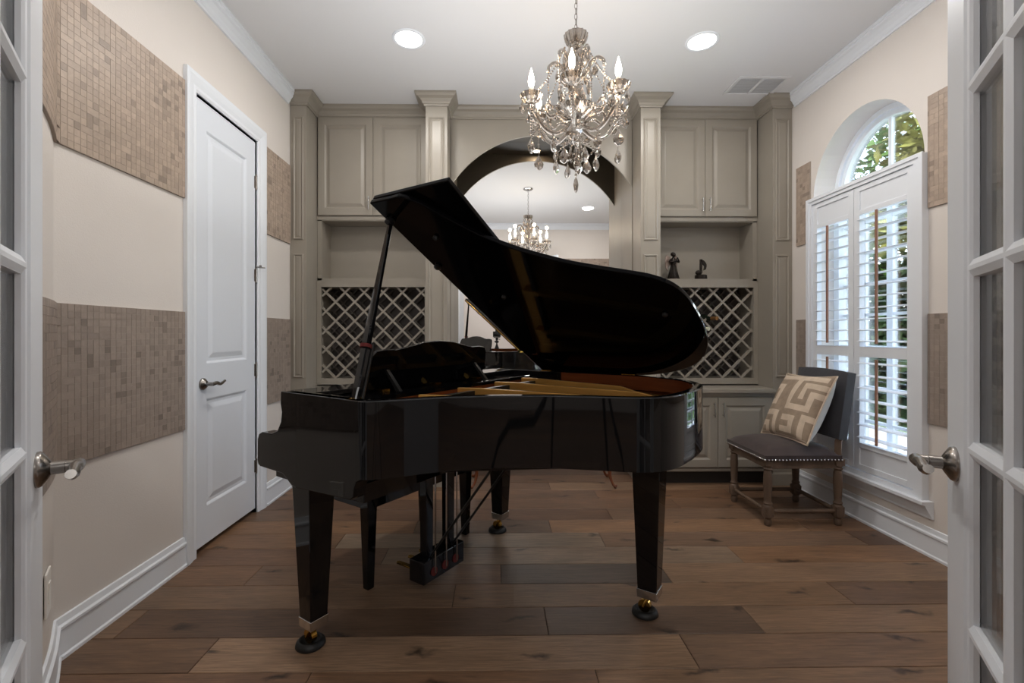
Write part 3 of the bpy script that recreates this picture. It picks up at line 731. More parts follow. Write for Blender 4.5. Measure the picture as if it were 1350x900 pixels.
def bay(x0, x1, nm):
    xm = (x0+x1)/2; w = (x1-x0)/2
    # upper cabinet with doors
    t = thing('wall_cabinet', 'grey two-door wall cabinet above the '+nm+' open shelf', 'cabinet', (xm, YR, 2.14))
    mb = MB(); mb.box((-w, 0, 0), (w, .30, .85)); mb.box((-w, -.004, .825), (w, 0, .86)).box((-w, -.006, -.012), (w, 0, .018)); mb.build('carcass', M['taupe'], t)
    for s in (-1, 1):
        a, b = (-w+.01, -.0015) if s < 0 else (.0015, w-.01)
        mb = MB(); raised(mb, a, b, .022, .822, -.022, .055); dr = mb.build('door', M['taupe'], t, bevel=0)
        mb = MB(); pull(mb, s*.03, .06, .17, -.022); mb.build('handle', M['chrome'], dr, smooth='auto')
    mb = MB(); crown_sweep(mb, [(-w, 0), (w, 0)], flip=-1); mb.M = Matrix.Identity(4); o = mb.build('crown', M['taupe'], t); o.location = (0, 0, -2.14)
    # open shelf box
    t = thing('open_shelf', 'grey open shelf niche below the '+nm+' wall cabinet', 'shelf', (xm, YR, 1.63))
    mb = MB(); z1 = .51
    mb.box((-w, .21, 0), (w, .23, z1), 0).box((-w, 0, 0), (w, .21, .018)).box((-w, 0, 0), (-w+.035, .21, z1)).box((w-.035, 0, 0), (w, .21, z1)).box((-w, 0, .49), (w, .21, z1))
    mb.build('shelf_box', M['taupe'], t)
    # wine rack
    t = thing('wine_rack', 'grey diamond lattice wine rack below the '+nm+' open shelf', 'wine rack', (xm, YR, .775))
    mb = MB(); hz = .853
    ins = (.027, .05, .05); a0, a1, b0, b1 = -w+.036, w-.036, .05, .80
    for p, q in (((-w, 0), (a0, hz)), ((a1, 0), (w, hz)), ((a0, 0), (a1, b0)), ((a0, b1), (a1, hz))):
        mb.box((p[0], -.018, p[1]), (q[0], .0, q[1]))
    for p, q in (((-w, 0), (a0-.003, hz)), ((a1+.003, 0), (w, hz)), ((a0, 0), (a1, b0-.003)), ((a0, b1+.003), (a1, hz))):
        mb.box((p[0], 0, p[1]), (q[0], .24, q[1]))
    mb.build('face_frame', M['taupe'], t)
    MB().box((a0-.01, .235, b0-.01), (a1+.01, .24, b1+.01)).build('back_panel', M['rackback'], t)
    for yl, nml in ((.004, 'lattice'), (.20, 'inner_lattice')):
        mb = MB(); pitch = .157; th = .0088 if yl < .1 else .0065
        for s in (1, -1):
            k = -12
            while k < 14:
                c = k*pitch
                # line x = c + s*(z-b0)
                pts = []
                def clip(z): return c+s*(z-b0)
                zs = [b0, b1]
                za, zb_ = b0, b1
                lo, hi = (a0-c)/s, (a1-c)/s
                if lo > hi: lo, hi = hi, lo
                za = max(b0, b0+lo); zb_ = min(b1, b0+hi)
                if zb_-za > .02:
                    xa, xb = clip(za), clip(zb_)
                    dx = th*1.0
                    L_ = Vector((xb-xa, 0, zb_-za)).length; u = Vector((xb-xa, 0, zb_-za)).normalized(); n = Vector((-u.z, 0, u.x))
                    oy = 0 if s > 0 else .0006
                    p0, p1 = Vector((xa, yl+oy, za)), Vector((xb, yl+oy, zb_))
                    vs = []
                    for pt in (p0, p1):
                        for sg in (-1, 1):
                            for yy in (0, .022): vs.append(mb.v(pt+n*(sg*th*.9)+Vector((0, yy, 0))))
                    for q in ((0, 1, 3, 2), (4, 6, 7, 5), (0, 4, 5, 1), (2, 3, 7, 6), (0, 2, 6, 4), (1, 5, 7, 3)): mb.f([vs[i] for i in q])
                k += 1
        mb.build(nml, M['taupe'] if yl < .1 else M['rack_shade'], t)
    # counter
    c = MB().box((-w, 0, 0), (w, .60, .035)).build('countertop', M['taupe'], loc=(xm, YF-.045, .728), bevel=.006)
    tag(c, 'grey painted countertop under the '+nm+' wine rack', 'countertop')
    # base cabinet
    t = thing('base_cabinet', 'grey two-door base cabinet under the '+nm+' countertop', 'cabinet', (xm, YF, 0))
    MB().box((-w, 0, .11), (w, .50, .726)).box((-w, -.012, .700), (w, 0, .726)).box((-w, -.008, .115), (w, 0, .140)).build('carcass', M['taupe'], t, bevel=.002)
    MB().box((-w, .07, 0), (w, .09, .11)).build('toe_kick', M['toe'], t)
    for s in (-1, 1):
        a, b = (-w+.012, -.0015) if s < 0 else (.0015, w-.012)
        mb = MB(); raised(mb, a, b, .148, .692, -.022, .06); dr = mb.build('door', M['taupe'], t)
        mb = MB(); pull(mb, s*.035, .545, .655, -.022); mb.build('handle', M['chrome'], dr, smooth='auto')
bay(-1.476, -.557, 'left')
bay(1.286, 2.168, 'right')

# arched alcove
ax0, ax1 = -.383, 1.126
t = thing('arched_alcove', 'grey arched surround framing the mirror between the two middle columns', 'alcove', ((ax0+ax1)/2, YR, 0))
hw = (ax1-ax0)/2; za = 2.405; rise = .43
R = (hw*hw+rise*rise)/(2*rise); zc = za+rise-R
al = math.asin(hw/R)
pts = [(-R*math.sin(-al+2*al*i/40)*-1, zc+R*math.cos(-al+2*al*i/40)) for i in range(41)]
pts = sorted(pts, key=lambda p: p[0]); pts[0] = (-hw, za); pts[-1] = (hw, za)
mb = MB(); mb.prism(pts+[(hw, 2.99), (-hw, 2.99)], 0, .018, axis='y'); o = mb.build('arch_panel', [M['taupe'], M['taupe_dark']], t)
MB().prism(pts+[(hw-.002, 2.98), (-hw+.002, 2.98)], .0182, .0192, axis='y').build('panel_back', M['taupe_dark'], t)
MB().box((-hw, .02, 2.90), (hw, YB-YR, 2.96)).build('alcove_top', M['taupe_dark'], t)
mb = MB(); crown_sweep(mb, [(-hw, 0), (hw, 0)], flip=-1); mb.build('crown', M['taupe'], t)
for s in (-1, 1): MB().box((s*hw-.004, 0, 0), (s*hw+.004, YB-YR, 2.9)).build('side_panel', M['taupe'], t)
MB().box((-hw, YB-YR-.03, 0), (hw, YB-YR-.012, .028)).build('base_strip', M['trim'], t)
pk = thing('puck_light', 'small warm puck light in the top of the arched alcove', 'light', (.37, 3.99, 2.90))
MB().lathe([(.034, -.012), (.040, -.008), (.040, 0)], seg=20, cap=False).build('ring', M['nickel'], pk); MB().lathe([(.0001, -.009), (.034, -.009)], seg=20, cap=False).build('lens', M['puck'], pk)
pl = bpy.data.lights.new('puck', 'AREA'); pl.shape = 'DISK'; pl.size = .06; pl.energy = 2.2; pl.color = (1, .75, .5); po = bpy.data.objects.new('puck_lamp', pl); C.objects.link(po); po.location = (.37, 3.99, 2.885)
mi = MB().box((ax0+.005, 4.158, .03), (ax1-.005, 4.168, 2.899)).build('mirror', M['mirror']); tag(mi, 'large mirror filling the back of the arched alcove', 'mirror')

# console table with cabriole legs in front of the mirror
ct = thing('console_table', 'low wooden table with slim curved legs standing behind the piano', 'table', (.36, 3.72, 0))
MB().box((-.60, -.17, .68), (.60, .17, .70)).box((-.55, -.14, .60), (.55, .14, .68)).build('tabletop', M['cherry'], ct, bevel=.004)
for sx in (-1, 1):
    for sy in (-1, 1):
        pth = catmull([(sx*.52, sy*.12, .62), (sx*.545, sy*.14, .50), (sx*.535, sy*.13, .30), (sx*.515, sy*.115, .12), (sx*.535, sy*.13, .035), (sx*.56, sy*.145, .012)], 5)
        n = len(pth); rr = [.030-.020*min(1, i/(n*.72)) for i in range(n)]; rr[-1] = .014; rr[-2] = .016; rr[-3] = .014
        MB().tube(pth, rr, 10).build('leg', M['cherry'], ct, smooth=True)

# shelf ornaments
def angel():
    t = thing('angel_figurine', 'dark bronze winged angel figurine on the right open shelf', 'figurine', (1.50, 3.945, 1.648), D2R(12)); t.scale = (1.1, 1.1, 1.12)
    mb = MB()
    mb.lathe([(.040, 0), (.044, .004), (.034, .03), (.026, .07), (.020, .10), (.017, .115), (.024, .135), (.022, .155), (.010, .168), (.008, .176)], seg=18)
    for k in range(9):
        q = 2*PI*k/9; mb.tube([(.042*math.cos(q), .042*math.sin(q), 0), (.028*math.cos(q), .028*math.sin(q), .06), (.018*math.cos(q), .018*math.sin(q), .11)], [.006, .004, .002], 6)
    mb.ball((.003, -.004, .190), .0155, 12, 8, sc=(.9, 1, 1.15)); mb.ball((-.003, .004, .196), .0165, 10, 6)
    for s in (-1, 1):
        mb.tube(catmull([(.0+s*.020, 0, .152), (s*.036, -.014, .135), (.014*s+.010, -.036, .140), (.008, -.042, .165)], 4), [.009]*4+[.007]*5+[.005]*4, 8)
    mb.build('body', M['bronze'], t, smooth=True)
    for s in (-1, 1):
        mb = MB(); poly = [(0, .15), (s*.02, .175), (s*.045, .19), (s*.058, .17), (s*.062, .13), (s*.055, .09), (s*.040, .065), (s*.038, .09), (s*.022, .11), (0, .125)]
        mb.prism([(p[0]*(1 if s < 0 else .75), p[1]) for p in poly], .014, .020, axis='y'); mb.build('wing', M['silverw'], t, bevel=.002)
    MB().lathe([(.048, -.0005), (.048, .006), (.042, .008)], seg=18).build('base', M['silverw'], t)
angel()
t = thing('note_figurine', 'black eighth-note figurine on a round base on the right open shelf', 'figurine', (1.735, 3.945, 1.648))
MB().lathe([(.047, 0), (.050, .004), (.050, .038), (.046, .042), (.001, .042)], seg=24).build('base', M['bronze'], t)
mb = MB(); mb.ball((-.018, 0, .062), .026, 14, 8, sc=(1.15, .6, .85))
mb.box((-.008, -.009, .06), (.010, .009, .175))
fl_ = catmull([(.0, .172), (.022, .165), (.042, .140), (.046, .115), (.038, .088)], 4)
fo = [(p[0], p[1]) for p in [Vector((q[0], q[1])) for q in fl_]]
inn = [(p[0]-.018 if i > 3 else p[0]-.002, p[1]-.022+.016*(i/len(fo))) for i, p in enumerate(fo)]
mb.prism(fo+inn[::-1], -.009, .009, axis='y'); mb.build('note', M['bronze'], t)

for k, (x, z, lab, fc) in enumerate(((1.768, 1.318, 'wine bottle with gold neck foil in the right rack, upper of the two', 'foil'), (1.700, 1.232, 'wine bottle with pale cap in the right rack, lower of the two', 'cork'))):
    t = thing('wine_bottle', lab, 'bottle', (x, 3.865, z), group='wine bottles in the right rack')
    t.rotation_euler = (0, 0, D2R(18))
    MB().lathe([(.036, .185), (.038, .18), (.038, .05), (.030, .02), (.016, -.01), (.0145, -.03)], seg=20, axis='y').build('glass_body', M['bottle'], t, smooth='auto')
    MB().lathe([(.015, -.029), (.0155, -.078), (.0165, -.080), (.0165, -.088), (.001, -.088)], seg=16, axis='y').build('capsule', M[fc], t, smooth='auto')
# ================================================================== GRAND PIANO
PA = (-.697, 1.785)
piano = thing('grand_piano', 'glossy black baby grand piano with raised lid in the middle of the room', 'piano', (PA[0], PA[1], 0), -math.atan2(.574, .819))
B0, B1 = -.11, 1.305      # treble and bass outer faces (local y)
ZT, ZB = .98, .733
bent = [(.36, -.11), (.405, -.108), (.445, -.075), (.475, -.03), (.514, .035), (.56, .105), (.61, .165), (.69, .240), (.82, .330), (.93, .385), (1.03, .428), (1.10, .462), (1.155, .510), (1.188, .58), (1.204, .68), (1.211, .80), (1.205, .93), (1.172, 1.05), (1.10, 1.165), (1.0, 1.238), (.88, 1.285), (.76, B1)]
BC = [(p[0], p[1]) for p in catmull([Vector(p) for p in bent], 4)]
outer = [(-.0, B0)]+BC+[(-.0, B1)]
# rim: swept wall, outer lacquer, inner wood
def rim():
    mb = MB(); n = len(outer); inn = offset_poly(outer, .038)
    prof_o = [(0, ZB), (0, ZT-.004), (.004, ZT)]
    o2 = offset_poly(outer, .004); i2 = offset_poly(outer, .034)
    L_ = []
    for i in range(n):
        L_.append([mb.v((outer[i][0], outer[i][1], ZB)), mb.v((outer[i][0], outer[i][1], ZT-.004)), mb.v((o2[i].x, o2[i].y, ZT)), mb.v((i2[i].x, i2[i].y, ZT)), mb.v((inn[i].x, inn[i].y, ZT-.004)), mb.v((inn[i].x, inn[i].y, ZB))])
    for i in range(n-1):
        for k in range(6):
            a, b = L_[i], L_[i+1]; k2 = (k+1) % 6
            mb.f([a[k], b[k], b[k2], a[k2]], 1 if k == 4 else 0)
    mb.f(L_[0]); mb.f(L_[-1][::-1])
    o = mb.build('rim', [M['piano'], M['inner']], piano)
    for p in o.data.polygons: p.use_smooth = True
    md = o.modifiers.new('es', 'EDGE_SPLIT'); md.split_angle = D2R(30)
rim()
MB().prism([(p.x, p.y) for p in offset_poly(outer, .02)], ZB+.002, ZB+.02).build('bottom_board', M['satin'], piano)
# beams under the belly
for q in ((.05, .25, .95, .75), (.05, 1.1, 1.0, .95)):
    MB().tube([(q[0]+.3, q[1], .70), (q[2], q[3], .70)], .04, 4).build('beam', M['satin'], piano)
# arms (cheeks)
arm = [(.40, ZT), (-.036, ZT), (-.038, .935), (-.030, .905), (-.036, .868), (-.060, .832), (-.100, .818), (-.165, .816), (-.186, .806), (-.196, .785), (-.197, .705), (-.192, .690), (-.178, .684), (-.025, .682), (.0, .668), (.03, .650), (.06, .645), (.36, .662), (.374, .672), (.378, .70), (.388, .722), (.41, ZB)]
armp = [(p[0], p[1]) for p in arm]
for y0, y1, nm in ((B0-.0008, B0+.052, 'arm'), (B1-.052, B1+.0008, 'arm')):
    MB().prism(armp, y0, y1, axis='y').build(nm, M['piano'], piano, bevel=.003)
MB().box((-.16, B0+.052, .635), (.36, B1-.052, .70)).build('keybed', M['piano'], piano, bevel=.003)
MB().box((-.185, B0+.052, .655), (-.160, B1-.052, .735)).build('key_slip', M['piano'], piano, bevel=.003)
for y in (B0+.052, B1-.13): MB().box((-.16, y, .70), (.02, y+.055, .775)).build('key_block', M['piano'], piano, bevel=.003)
# keys
kk = MB(); y0k, y1k = B0+.135, B1-.135; kw = (y1k-y0k)/52
for i in range(52): kk.box((-.155, y0k+i*kw+.0005, .715), (-.005, y0k+(i+1)*kw-.0005, .742))
kk.build('white_keys', M['ivory'], piano, bevel=.001)
kk = MB()
for i in range(51):
    if i % 7 in (0, 2, 3, 5, 6): kk.box((-.105, y0k+(i+1)*kw-.005, .74), (-.005, y0k+(i+1)*kw+.005, .755))
kk.build('black_keys', M['satin'], piano)
MB().prism([(-.012, .742), (.010, .742), (-.030, .962), (-.052, .962)], B0+.053, B1-.053, axis='y').build('fallboard', M['piano'], piano, bevel=.002)
MB().box((-.060, B0+.053, .960), (.085, B1-.053, .978)).box((.08, B0+.10, .940), (.235, B1-.10, .957)).build('desk_shelf', M['piano'], piano, bevel=.002)
MB().box((.20, B0+.08, .80), (.235, B1-.08, .940)).build('pin_block', M['inner'], piano, bevel=.002)
# music desk with wavy top, leaning back
def desk():
    yc = .535; w = .385
    top = [(-w, 0), (-w, .03), (-w-.006, .07), (-w+.002, .11), (-w+.012, .145), (-w+.03, .165), (-w+.07, .17), (-w+.13, .168), (-w+.19, .178), (-.10, .197), (0, .203), (.10, .197), (w-.19, .178), (w-.13, .168), (w-.07, .17), (w-.03, .165), (w-.012, .145), (w-.002, .11), (w+.006, .07), (w, .03), (w, 0)]
    th = D2R(74)
    fr = frame((.105, yc, .962), (0, 1, 0), (math.cos(th), 0, math.sin(th)), (-math.sin(th), 0, math.cos(th)))
    o = MB(fr).prism(top, 0, .014).build('music_desk', M['piano'], piano, bevel=.002)
    for s in (-.29, .29):
        MB().prism([(.125, 1.04), (.137, 1.045), (.215, .962), (.195, .958)], yc+s-.008, yc+s+.008, axis='y').build('prop', M['satin'], o)
    for s in (-.31, 0, .31): MB().box((.115, yc+s-.02, .957), (.15, yc+s+.02, .968)).build('hinge', M['brass'], o)
desk()
# iron plate, soundboard, strings
MB().prism([(p.x, p.y) for p in offset_poly(outer, .04)], .842, .850).build('soundboard', M['sound'], piano)
PLO = [(.235, -.03), (.36, -.03), (.42, .05), (.50, .16), (.60, .26), (.72, .34), (.85, .41), (1.0, .48), (1.09, .53), (1.135, .62), (1.15, .75), (1.14, .9), (1.11, 1.0), (1.04, 1.10), (.94, 1.17), (.82, 1.21), (.235, 1.22)]
PLO = [(p.x, p.y) for p in catmull([Vector(p) for p in PLO], 3)]
mb = MB(); PLI = [(.62+(x-.62)*.86, .78+(y-.78)*.86) for x, y in PLO]; nn_ = len(PLO)
for i in range(nn_-1):
    a, b, c, d = PLO[i], PLO[i+1], PLI[i+1], PLI[i]
    vs = [mb.v((q[0], q[1], z)) for z in (.892, .906) for q in (a, b, c, d)]
    for q in ((0, 1, 2, 3), (7, 6, 5, 4), (0, 4, 5, 1), (2, 6, 7, 3)): mb.f([vs[k] for k in q])
mb.box((.236, B0+.077, .892), (.33, B1-.077, .908))
mb.build('iron_plate', M['gold'], piano)
for (a, b, c, d, h0, h1) in ((.30, .06, .55, .27, .935, .92), (.28, .28, .98, .55, .950, .925), (.28, .52, 1.10, .80, .955, .925), (.28, .80, 1.05, .99, .957, .925), (.28, 1.05, .88, 1.15, .957, .925)):
    u = Vector((c-a, d-b, 0)).normalized(); n = Vector((-u.y, u.x, 0))*.011
    mb = MB(); P0, P1 = Vector((a, b, 0)), Vector((c, d, 0))
    poly = []
    for p, h in ((P0, h0), (P0.lerp(P1, .12), h0), (P0.lerp(P1, .85), h1+.012), (P1, h1-.015)):
        poly.append((p, h))
    rows = [[mb.v((p+n*s).to_tuple()[:2]+(z,)) for s, z in ((-1, .904), (1, .904), (1, h), (-1, h))] for p, h in poly]
    for i in range(3):
        for k in range(4): mb.f([rows[i][k], rows[i+1][k], rows[i+1][(k+1) % 4], rows[i][(k+1) % 4]])
    mb.f(rows[0]); mb.f(rows[-1][::-1])
    mb.build('plate_strut', M['gold'], piano, bevel=.002)
mb = MB()
for i in range(70):
    t_ = i/69; y = B0+.12+t_*(B1-B0-.26)
    x1 = .45+.65*min(1, t_*1.35); 
    mb.tube([(.25, y, .915), (x1, min(B1-.10, y+.10+.05*t_), .915)], .0007, 3, cap=False)
so = mb.build('strings', M['brass'], piano); so['kind'] = 'stuff'
MB().box((.335, B0+.14, .91), (.36, B1-.2, .945)).build('damper_rail', M['satin'], piano, bevel=.002)
# lid (main part), hinged on the bass side
HY, HZ = B1+.012, ZT-.008
def lidpt(p): return (p[0], p[1]-HY)
lo_ = [(.255, B0-.012)]+[(q.x, q.y) for q in offset_poly([(.255, B0)]+BC, -.010)][1:]
lo_ = [p for p in lo_ if p[1] < HY-.004]
lid_poly = [lidpt(p) for p in lo_]+[(.76, -.002), (.255, -.002)]
PHI = D2R(28.5)
lid = MB().prism(lid_poly, 0, .019).build('lid', M['lidblack'], piano, bevel=.004)
lid.location = (0, HY, HZ); lid.rotation_euler = (-PHI, 0, 0)
fr_ = MB().box((.257, -(HY-B0)-.01, .0215), (.615, -.002, .040)).build('front_lid', M['lidblack'], lid, bevel=.004)
for x, r in ((.40, 1.22), (.46, .80), (1.10, .62)):
    MB().lathe([(.010, 0), (.011, -.006), (.008, -.012), (.001, -.012)], (x, -r, 0), 12).build('bumper', M['rubber'], lid)
MB().lathe([(.016, 0), (.018, -.006), (.018, -.016), (.001, -.016)], (.275, -1.345, 0), 14).build('prop_cup', M['satin'], lid)
MB().lathe([(.014, 0), (.016, -.010), (.008, -.016), (.001, -.016)], (.275, -1.05, 0), 14).build('lid_knob', M['satin'], lid)
for x in (.300, .779):
    mb = MB(); mb.box((x-.035, HY-.045, ZT-.006), (x+.035, HY+.006, ZT+.004)).tube([(x-.035, HY, HZ-.002), (x+.035, HY, HZ-.002)], .006, 10); mb.build('lid_hinge', M['brass'], piano)
# brass strip of the front edge hinge
MB().tube([(.256, -.01, .020), (.256, -(HY-B0), .020)], .0035, 8).build('piano_hinge', M['brass'], lid)
# prop stick
c, s = math.cos(PHI), math.sin(PHI)
top = Vector((.272, HY-1.345*c, HZ+1.345*s-.018)); bot = Vector((.345, B0+.03, ZT-.01))
ps = MB(); ax = (top-bot); L_ = ax.length; w_ = ax.normalized(); u_ = w_.cross(Vector((0, 1, 0))).normalized(); n_ = u_.cross(w_)
def hw_(t): return .013 if t < .05 else (.017 if t < .4 else .017-.009*(t-.4)/.6)
rows = []
m0 = 24
for i in range(m0+1):
    t = i/m0; p = bot+ax*t; a = hw_(t); b = .010 if t < .45 else .0095-.002*t
    rows.append([ps.v(p+u_*(a*x)+n_*(b*y)) for x, y in ((-1, -.6), (-.7, -1), (.7, -1), (1, -.6), (1, .6), (.7, 1), (-.7, 1), (-1, .6))])
for i in range(m0):
    for k in range(8): ps.f([rows[i][k], rows[i+1][k], rows[i+1][(k+1) % 8], rows[i][(k+1) % 8]])
ps.f(rows[0]); ps.f(rows[-1][::-1])
pst = ps.build('prop_stick', M['piano'], piano, smooth='auto')
p = bot+ax*.285
MB().tube([p-w_*.006, p+w_*.006], .0205, 12).build('felt_collar', M['felt_red'], pst)
MB().tube([bot-Vector((0, .02, 0)), bot+Vector((0, .02, 0))], .014, 12).build('pivot', M['brass'], pst)
# second short prop folded against the first
q0 = bot+Vector((.004, .022, .0)); q1 = bot+ax*.30+Vector((.010, .020, .0))
MB().tube([q0, q1], [.008, .007], 8).build('short_prop', M['satin'], pst)

def piano_leg(x, y, ztop, w0, w1, label=None, turn=0):
    l = MB(); l.frustum((x, y, .118), w1, (x, y, ztop-.02), w0)
    leg = l.build('leg', M['piano'], piano, bevel=.004)
    # bracket that flares up to the case
    g = MB(); f = []
    for k in range(9):
        t = k/8; e = .022*(1-math.cos(t*PI))/1+.0
        f.append([g.v((x+i*(w0+e*1.3), y+j*(w0+e*.5), ztop-.035+.075*t)) for i, j in ((-1, -1), (1, -1), (1, 1), (-1, 1))])
    for i in range(8):
        for k in range(4): g.f([f[i][k], f[i+1][k], f[i+1][(k+1) % 4], f[i][(k+1) % 4]])
    g.f(f[0]); g.f(f[-1][::-1]); g.build('leg_bracket', M['piano'], leg, bevel=.002)
    MB().frustum((x, y, .085), w1+.001, (x, y, .122), w1+.003).build('ferrule', M['chrome'], leg, bevel=.002)
    mb = MB(); mb.lathe([(.020, .086), (.020, .078), (.010, .074)], (x, y, 0), 14)
    mb.tube([(x, y-.010, .078), (x-.012, y-.016, .06), (x-.022, y-.016, .036)], .006, 8).tube([(x, y+.010, .078), (x-.012, y+.016, .06), (x-.022, y+.016, .036)], .006, 8)
    mb.tube([(x-.020, y-.011, .038), (x-.020, y+.011, .038)], .026, 20)
    mb.build('caster', M['brass'], leg, smooth='auto')
    MB().lathe([(.052, 0), (.055, .004), (.052, .016), (.045, .022), (.040, .026), (.034, .018), (.030, .010), (.001, .010)], (x-.020, y, 0), 28).build('caster_cup', M['rubber'], leg, smooth=True)
piano_leg(0, .0, .655, .056, .036)
piano_leg(0.0, 1.250, .655, .056, .036)
piano_leg(.996, .92, .66, .058, .040)
# pedal lyre
ly = .585; lx = .10
lyre = MB().box((lx-.045, ly-.14, .075), (lx+.045, ly+.14, .175)).build('pedal_box', M['piano'], piano, bevel=.004)
for s in (-1, 1): MB().frustum((lx, ly+s*.075, .175), (.020, .022), (lx, ly+s*.075, .64), (.020, .026)).build('lyre_post', M['piano'], lyre, bevel=.003)
for k in (-.075, 0, .075):
    MB().tube([(lx+.055, ly+k, .11), (lx+.055, ly+k, .64)], .0035, 8).build('pedal_rod', M['chrome'], lyre)
    MB().tube([(lx+.045, ly+k, .115), (lx+.050, ly+k, .115)], .020, 14).build('felt_pad', M['felt_red'], lyre)
    mb = MB(); mb.prism([(-.14, -.012), (-.15, 0), (-.14, .012), (-.07, .014), (.02, .009), (.02, -.009), (-.07, -.010)], .088, .096)
    mb.build('pedal', M['brass'], lyre, bevel=.002, loc=(lx-.045, ly+k, 0))
for s in (-1, 1): MB().tube([(lx+.02, ly+s*.075, .17), (lx+.42, ly+s*.075, .70)], .006, 8).build('lyre_brace', M['satin'], lyre)

# bench
bench = thing('piano_bench', 'glossy black piano bench with square tapered legs pushed under the keyboard', 'bench', (PA[0]+.819*(-.328)+.574*.75, PA[1]-.574*(-.328)+.819*.75, 0), -math.atan2(.574, .819))
MB().box((-.205, -.40, .455), (.205, .40, .505)).build('seat', M['satin'], bench, bevel=.012)
mb = MB()
for s in (-1, 1): mb.box((s*.175-.010, -.36, .37), (s*.175+.010, .36, .455)).box((-.16, s*.365-.010, .37), (.16, s*.365+.010, .455))
mb.build('apron', M['piano'], bench, bevel=.002)
for sx in (-1, 1):
    for sy in (-1, 1): MB().frustum((sx*.172, sy*.360, 0), .018, (sx*.172, sy*.360, .455), .030).build('leg', M['piano'], bench, bevel=.003)

# ================================================================== CHAIR
chair = thing('side_chair', 'weathered oak side chair with charcoal seat and nailhead trim beside the window', 'chair', (1.90, 3.085, 0))
X0c, X1c, Yc = -.215, .225, .205
def turned(x, y, h):
    pr = [(.017, 0), (.021, .01), (.022, .03), (.018, .045), (.028, .055), (.029, .12), (.022, .13), (.026, .14), (.020, .15), (.021, .17), (.026, .27), (.023, h-.085), (.018, h-.072), (.027, h-.062), (.019, h-.052), (.027, h-.044), (.023, h-.040)]
    return MB().lathe(pr, (x, y, 0), 16).box((x-.026, y-.026, h-.04), (x+.026, y+.026, h)).box((x-.025, y-.025, .058), (x+.025, y+.025, .118))
for y in (-Yc, Yc): turned(X0c, y, .415).build('leg', M['wood'], chair, smooth='auto')
for y in (-Yc, Yc):
    l = turned(X1c, y, .415); l.tube([(X1c, y, .40), (X1c+.004, y, .52), (X1c+.035, y, .62)], [.026, .024, .020], 4); l.build('leg', M['wood'], chair, smooth='auto')
for s in (-1, 1): MB().box((X0c, s*Yc-.015, .355), (X1c, s*Yc+.015, .415)).build('seat_rail', M['wood'], chair, bevel=.003)
for x in (X0c, X1c): MB().box((x-.015, -Yc, .355), (x+.015, Yc, .415)).build('seat_rail', M['wood'], chair, bevel=.003)
for s in (-1, 1): MB().tube([(X0c, s*Yc, .088), (X1c, s*Yc, .088)], .013, 10).build('stretcher', M['wood'], chair, smooth='auto')
for x in (X0c, X1c): MB().tube([(x, -Yc, .088), (x, Yc, .088)], .013, 10).build('stretcher', M['wood'], chair, smooth='auto')
# seat cushion: domed pad
def pad(x0, x1, y0, y1, z0, zt, dome, n=14, r=.03):
    mb = MB(); g = []
    for i in range(n+1):
        row = []
        for j in range(n+1):
            u, v = i/n*2-1, j/n*2-1
            d = max(0, (1-abs(u)**3.5))*max(0, (1-abs(v)**3.5))
            row.append(mb.v((x0+(x1-x0)*i/n, y0+(y1-y0)*j/n, zt+dome*d**.6)))
        g.append(row)
    for i in range(n):
        for j in range(n): mb.f([g[i][j], g[i+1][j], g[i+1][j+1], g[i][j+1]])
    edge = [g[i][0] for i in range(n+1)]+[g[n][j] for j in range(1, n+1)]+[g[i][n] for i in range(n-1, -1, -1)]+[g[0][j] for j in range(n-1, 0, -1)]
    low = [mb.v((e.co.x, e.co.y, z0)) for e in edge]; m = len(edge)
    for k in range(m): mb.f([edge[k], edge[(k+1) % m], low[(k+1) % m], low[k]])
    mb.f(low)
    return mb
pad(X0c-.035, X1c+.005, -Yc-.032, Yc+.032, .405, .440, .062).build('seat', M['seat'], chair, smooth='auto')
nh = MB()
for k in range(25):
    y = -Yc-.030+k*(2*Yc+.06)/24; nh.ball((X0c-.036, y, .414), .0058, 6, 4)
for k in range(23):
    x = X0c-.034+k*(X1c-X0c+.036)/22
    for s in (-1, 1): nh.ball((x, s*(Yc+.033), .414), .0058, 6, 4)
nh.build('nailhead_trim', M['chrome'], chair, smooth=True)
# padded back, leaning
th = D2R(8)
fr = frame((X1c+.005, 0, .535), (0, 1, 0), (math.sin(th), 0, math.cos(th)), (-math.cos(th), 0, math.sin(th)))
mb = MB(fr); n = 12; F = []; Bk = []
for i in range(n+1):
    a, b = [], []
    for j in range(n+1):
        u, v = i/n*2-1, j/n*2-1
        d = max(0, (1-abs(u)**4))*max(0, (1-abs(v)**4)); x = u*.235; y = .215+v*.215-(0.012*u*u if v > .9 else 0)
        a.append(mb.v((x, y, .022+.026*d**.6))); b.append(mb.v((x, y, -.030-.008*d)))
    F.append(a); Bk.append(b)
for i in range(n):
    for j in range(n):
        mb.f([F[i][j], F[i+1][j], F[i+1][j+1], F[i][j+1]]); mb.f([Bk[i][j], Bk[i][j+1], Bk[i+1][j+1], Bk[i+1][j]])
for k in range(n):
    for r in ((F[k][0], F[k+1][0], Bk[k+1][0], Bk[k][0]), (F[k][n], F[k+1][n], Bk[k+1][n], Bk[k][n]), (F[0][k], F[0][k+1], Bk[0][k+1], Bk[0][k]), (F[n][k], F[n][k+1], Bk[n][k+1], Bk[n][k])): mb.f(list(r))
mb.build('backrest', M['backf'], chair, smooth='auto', bevel=.006)

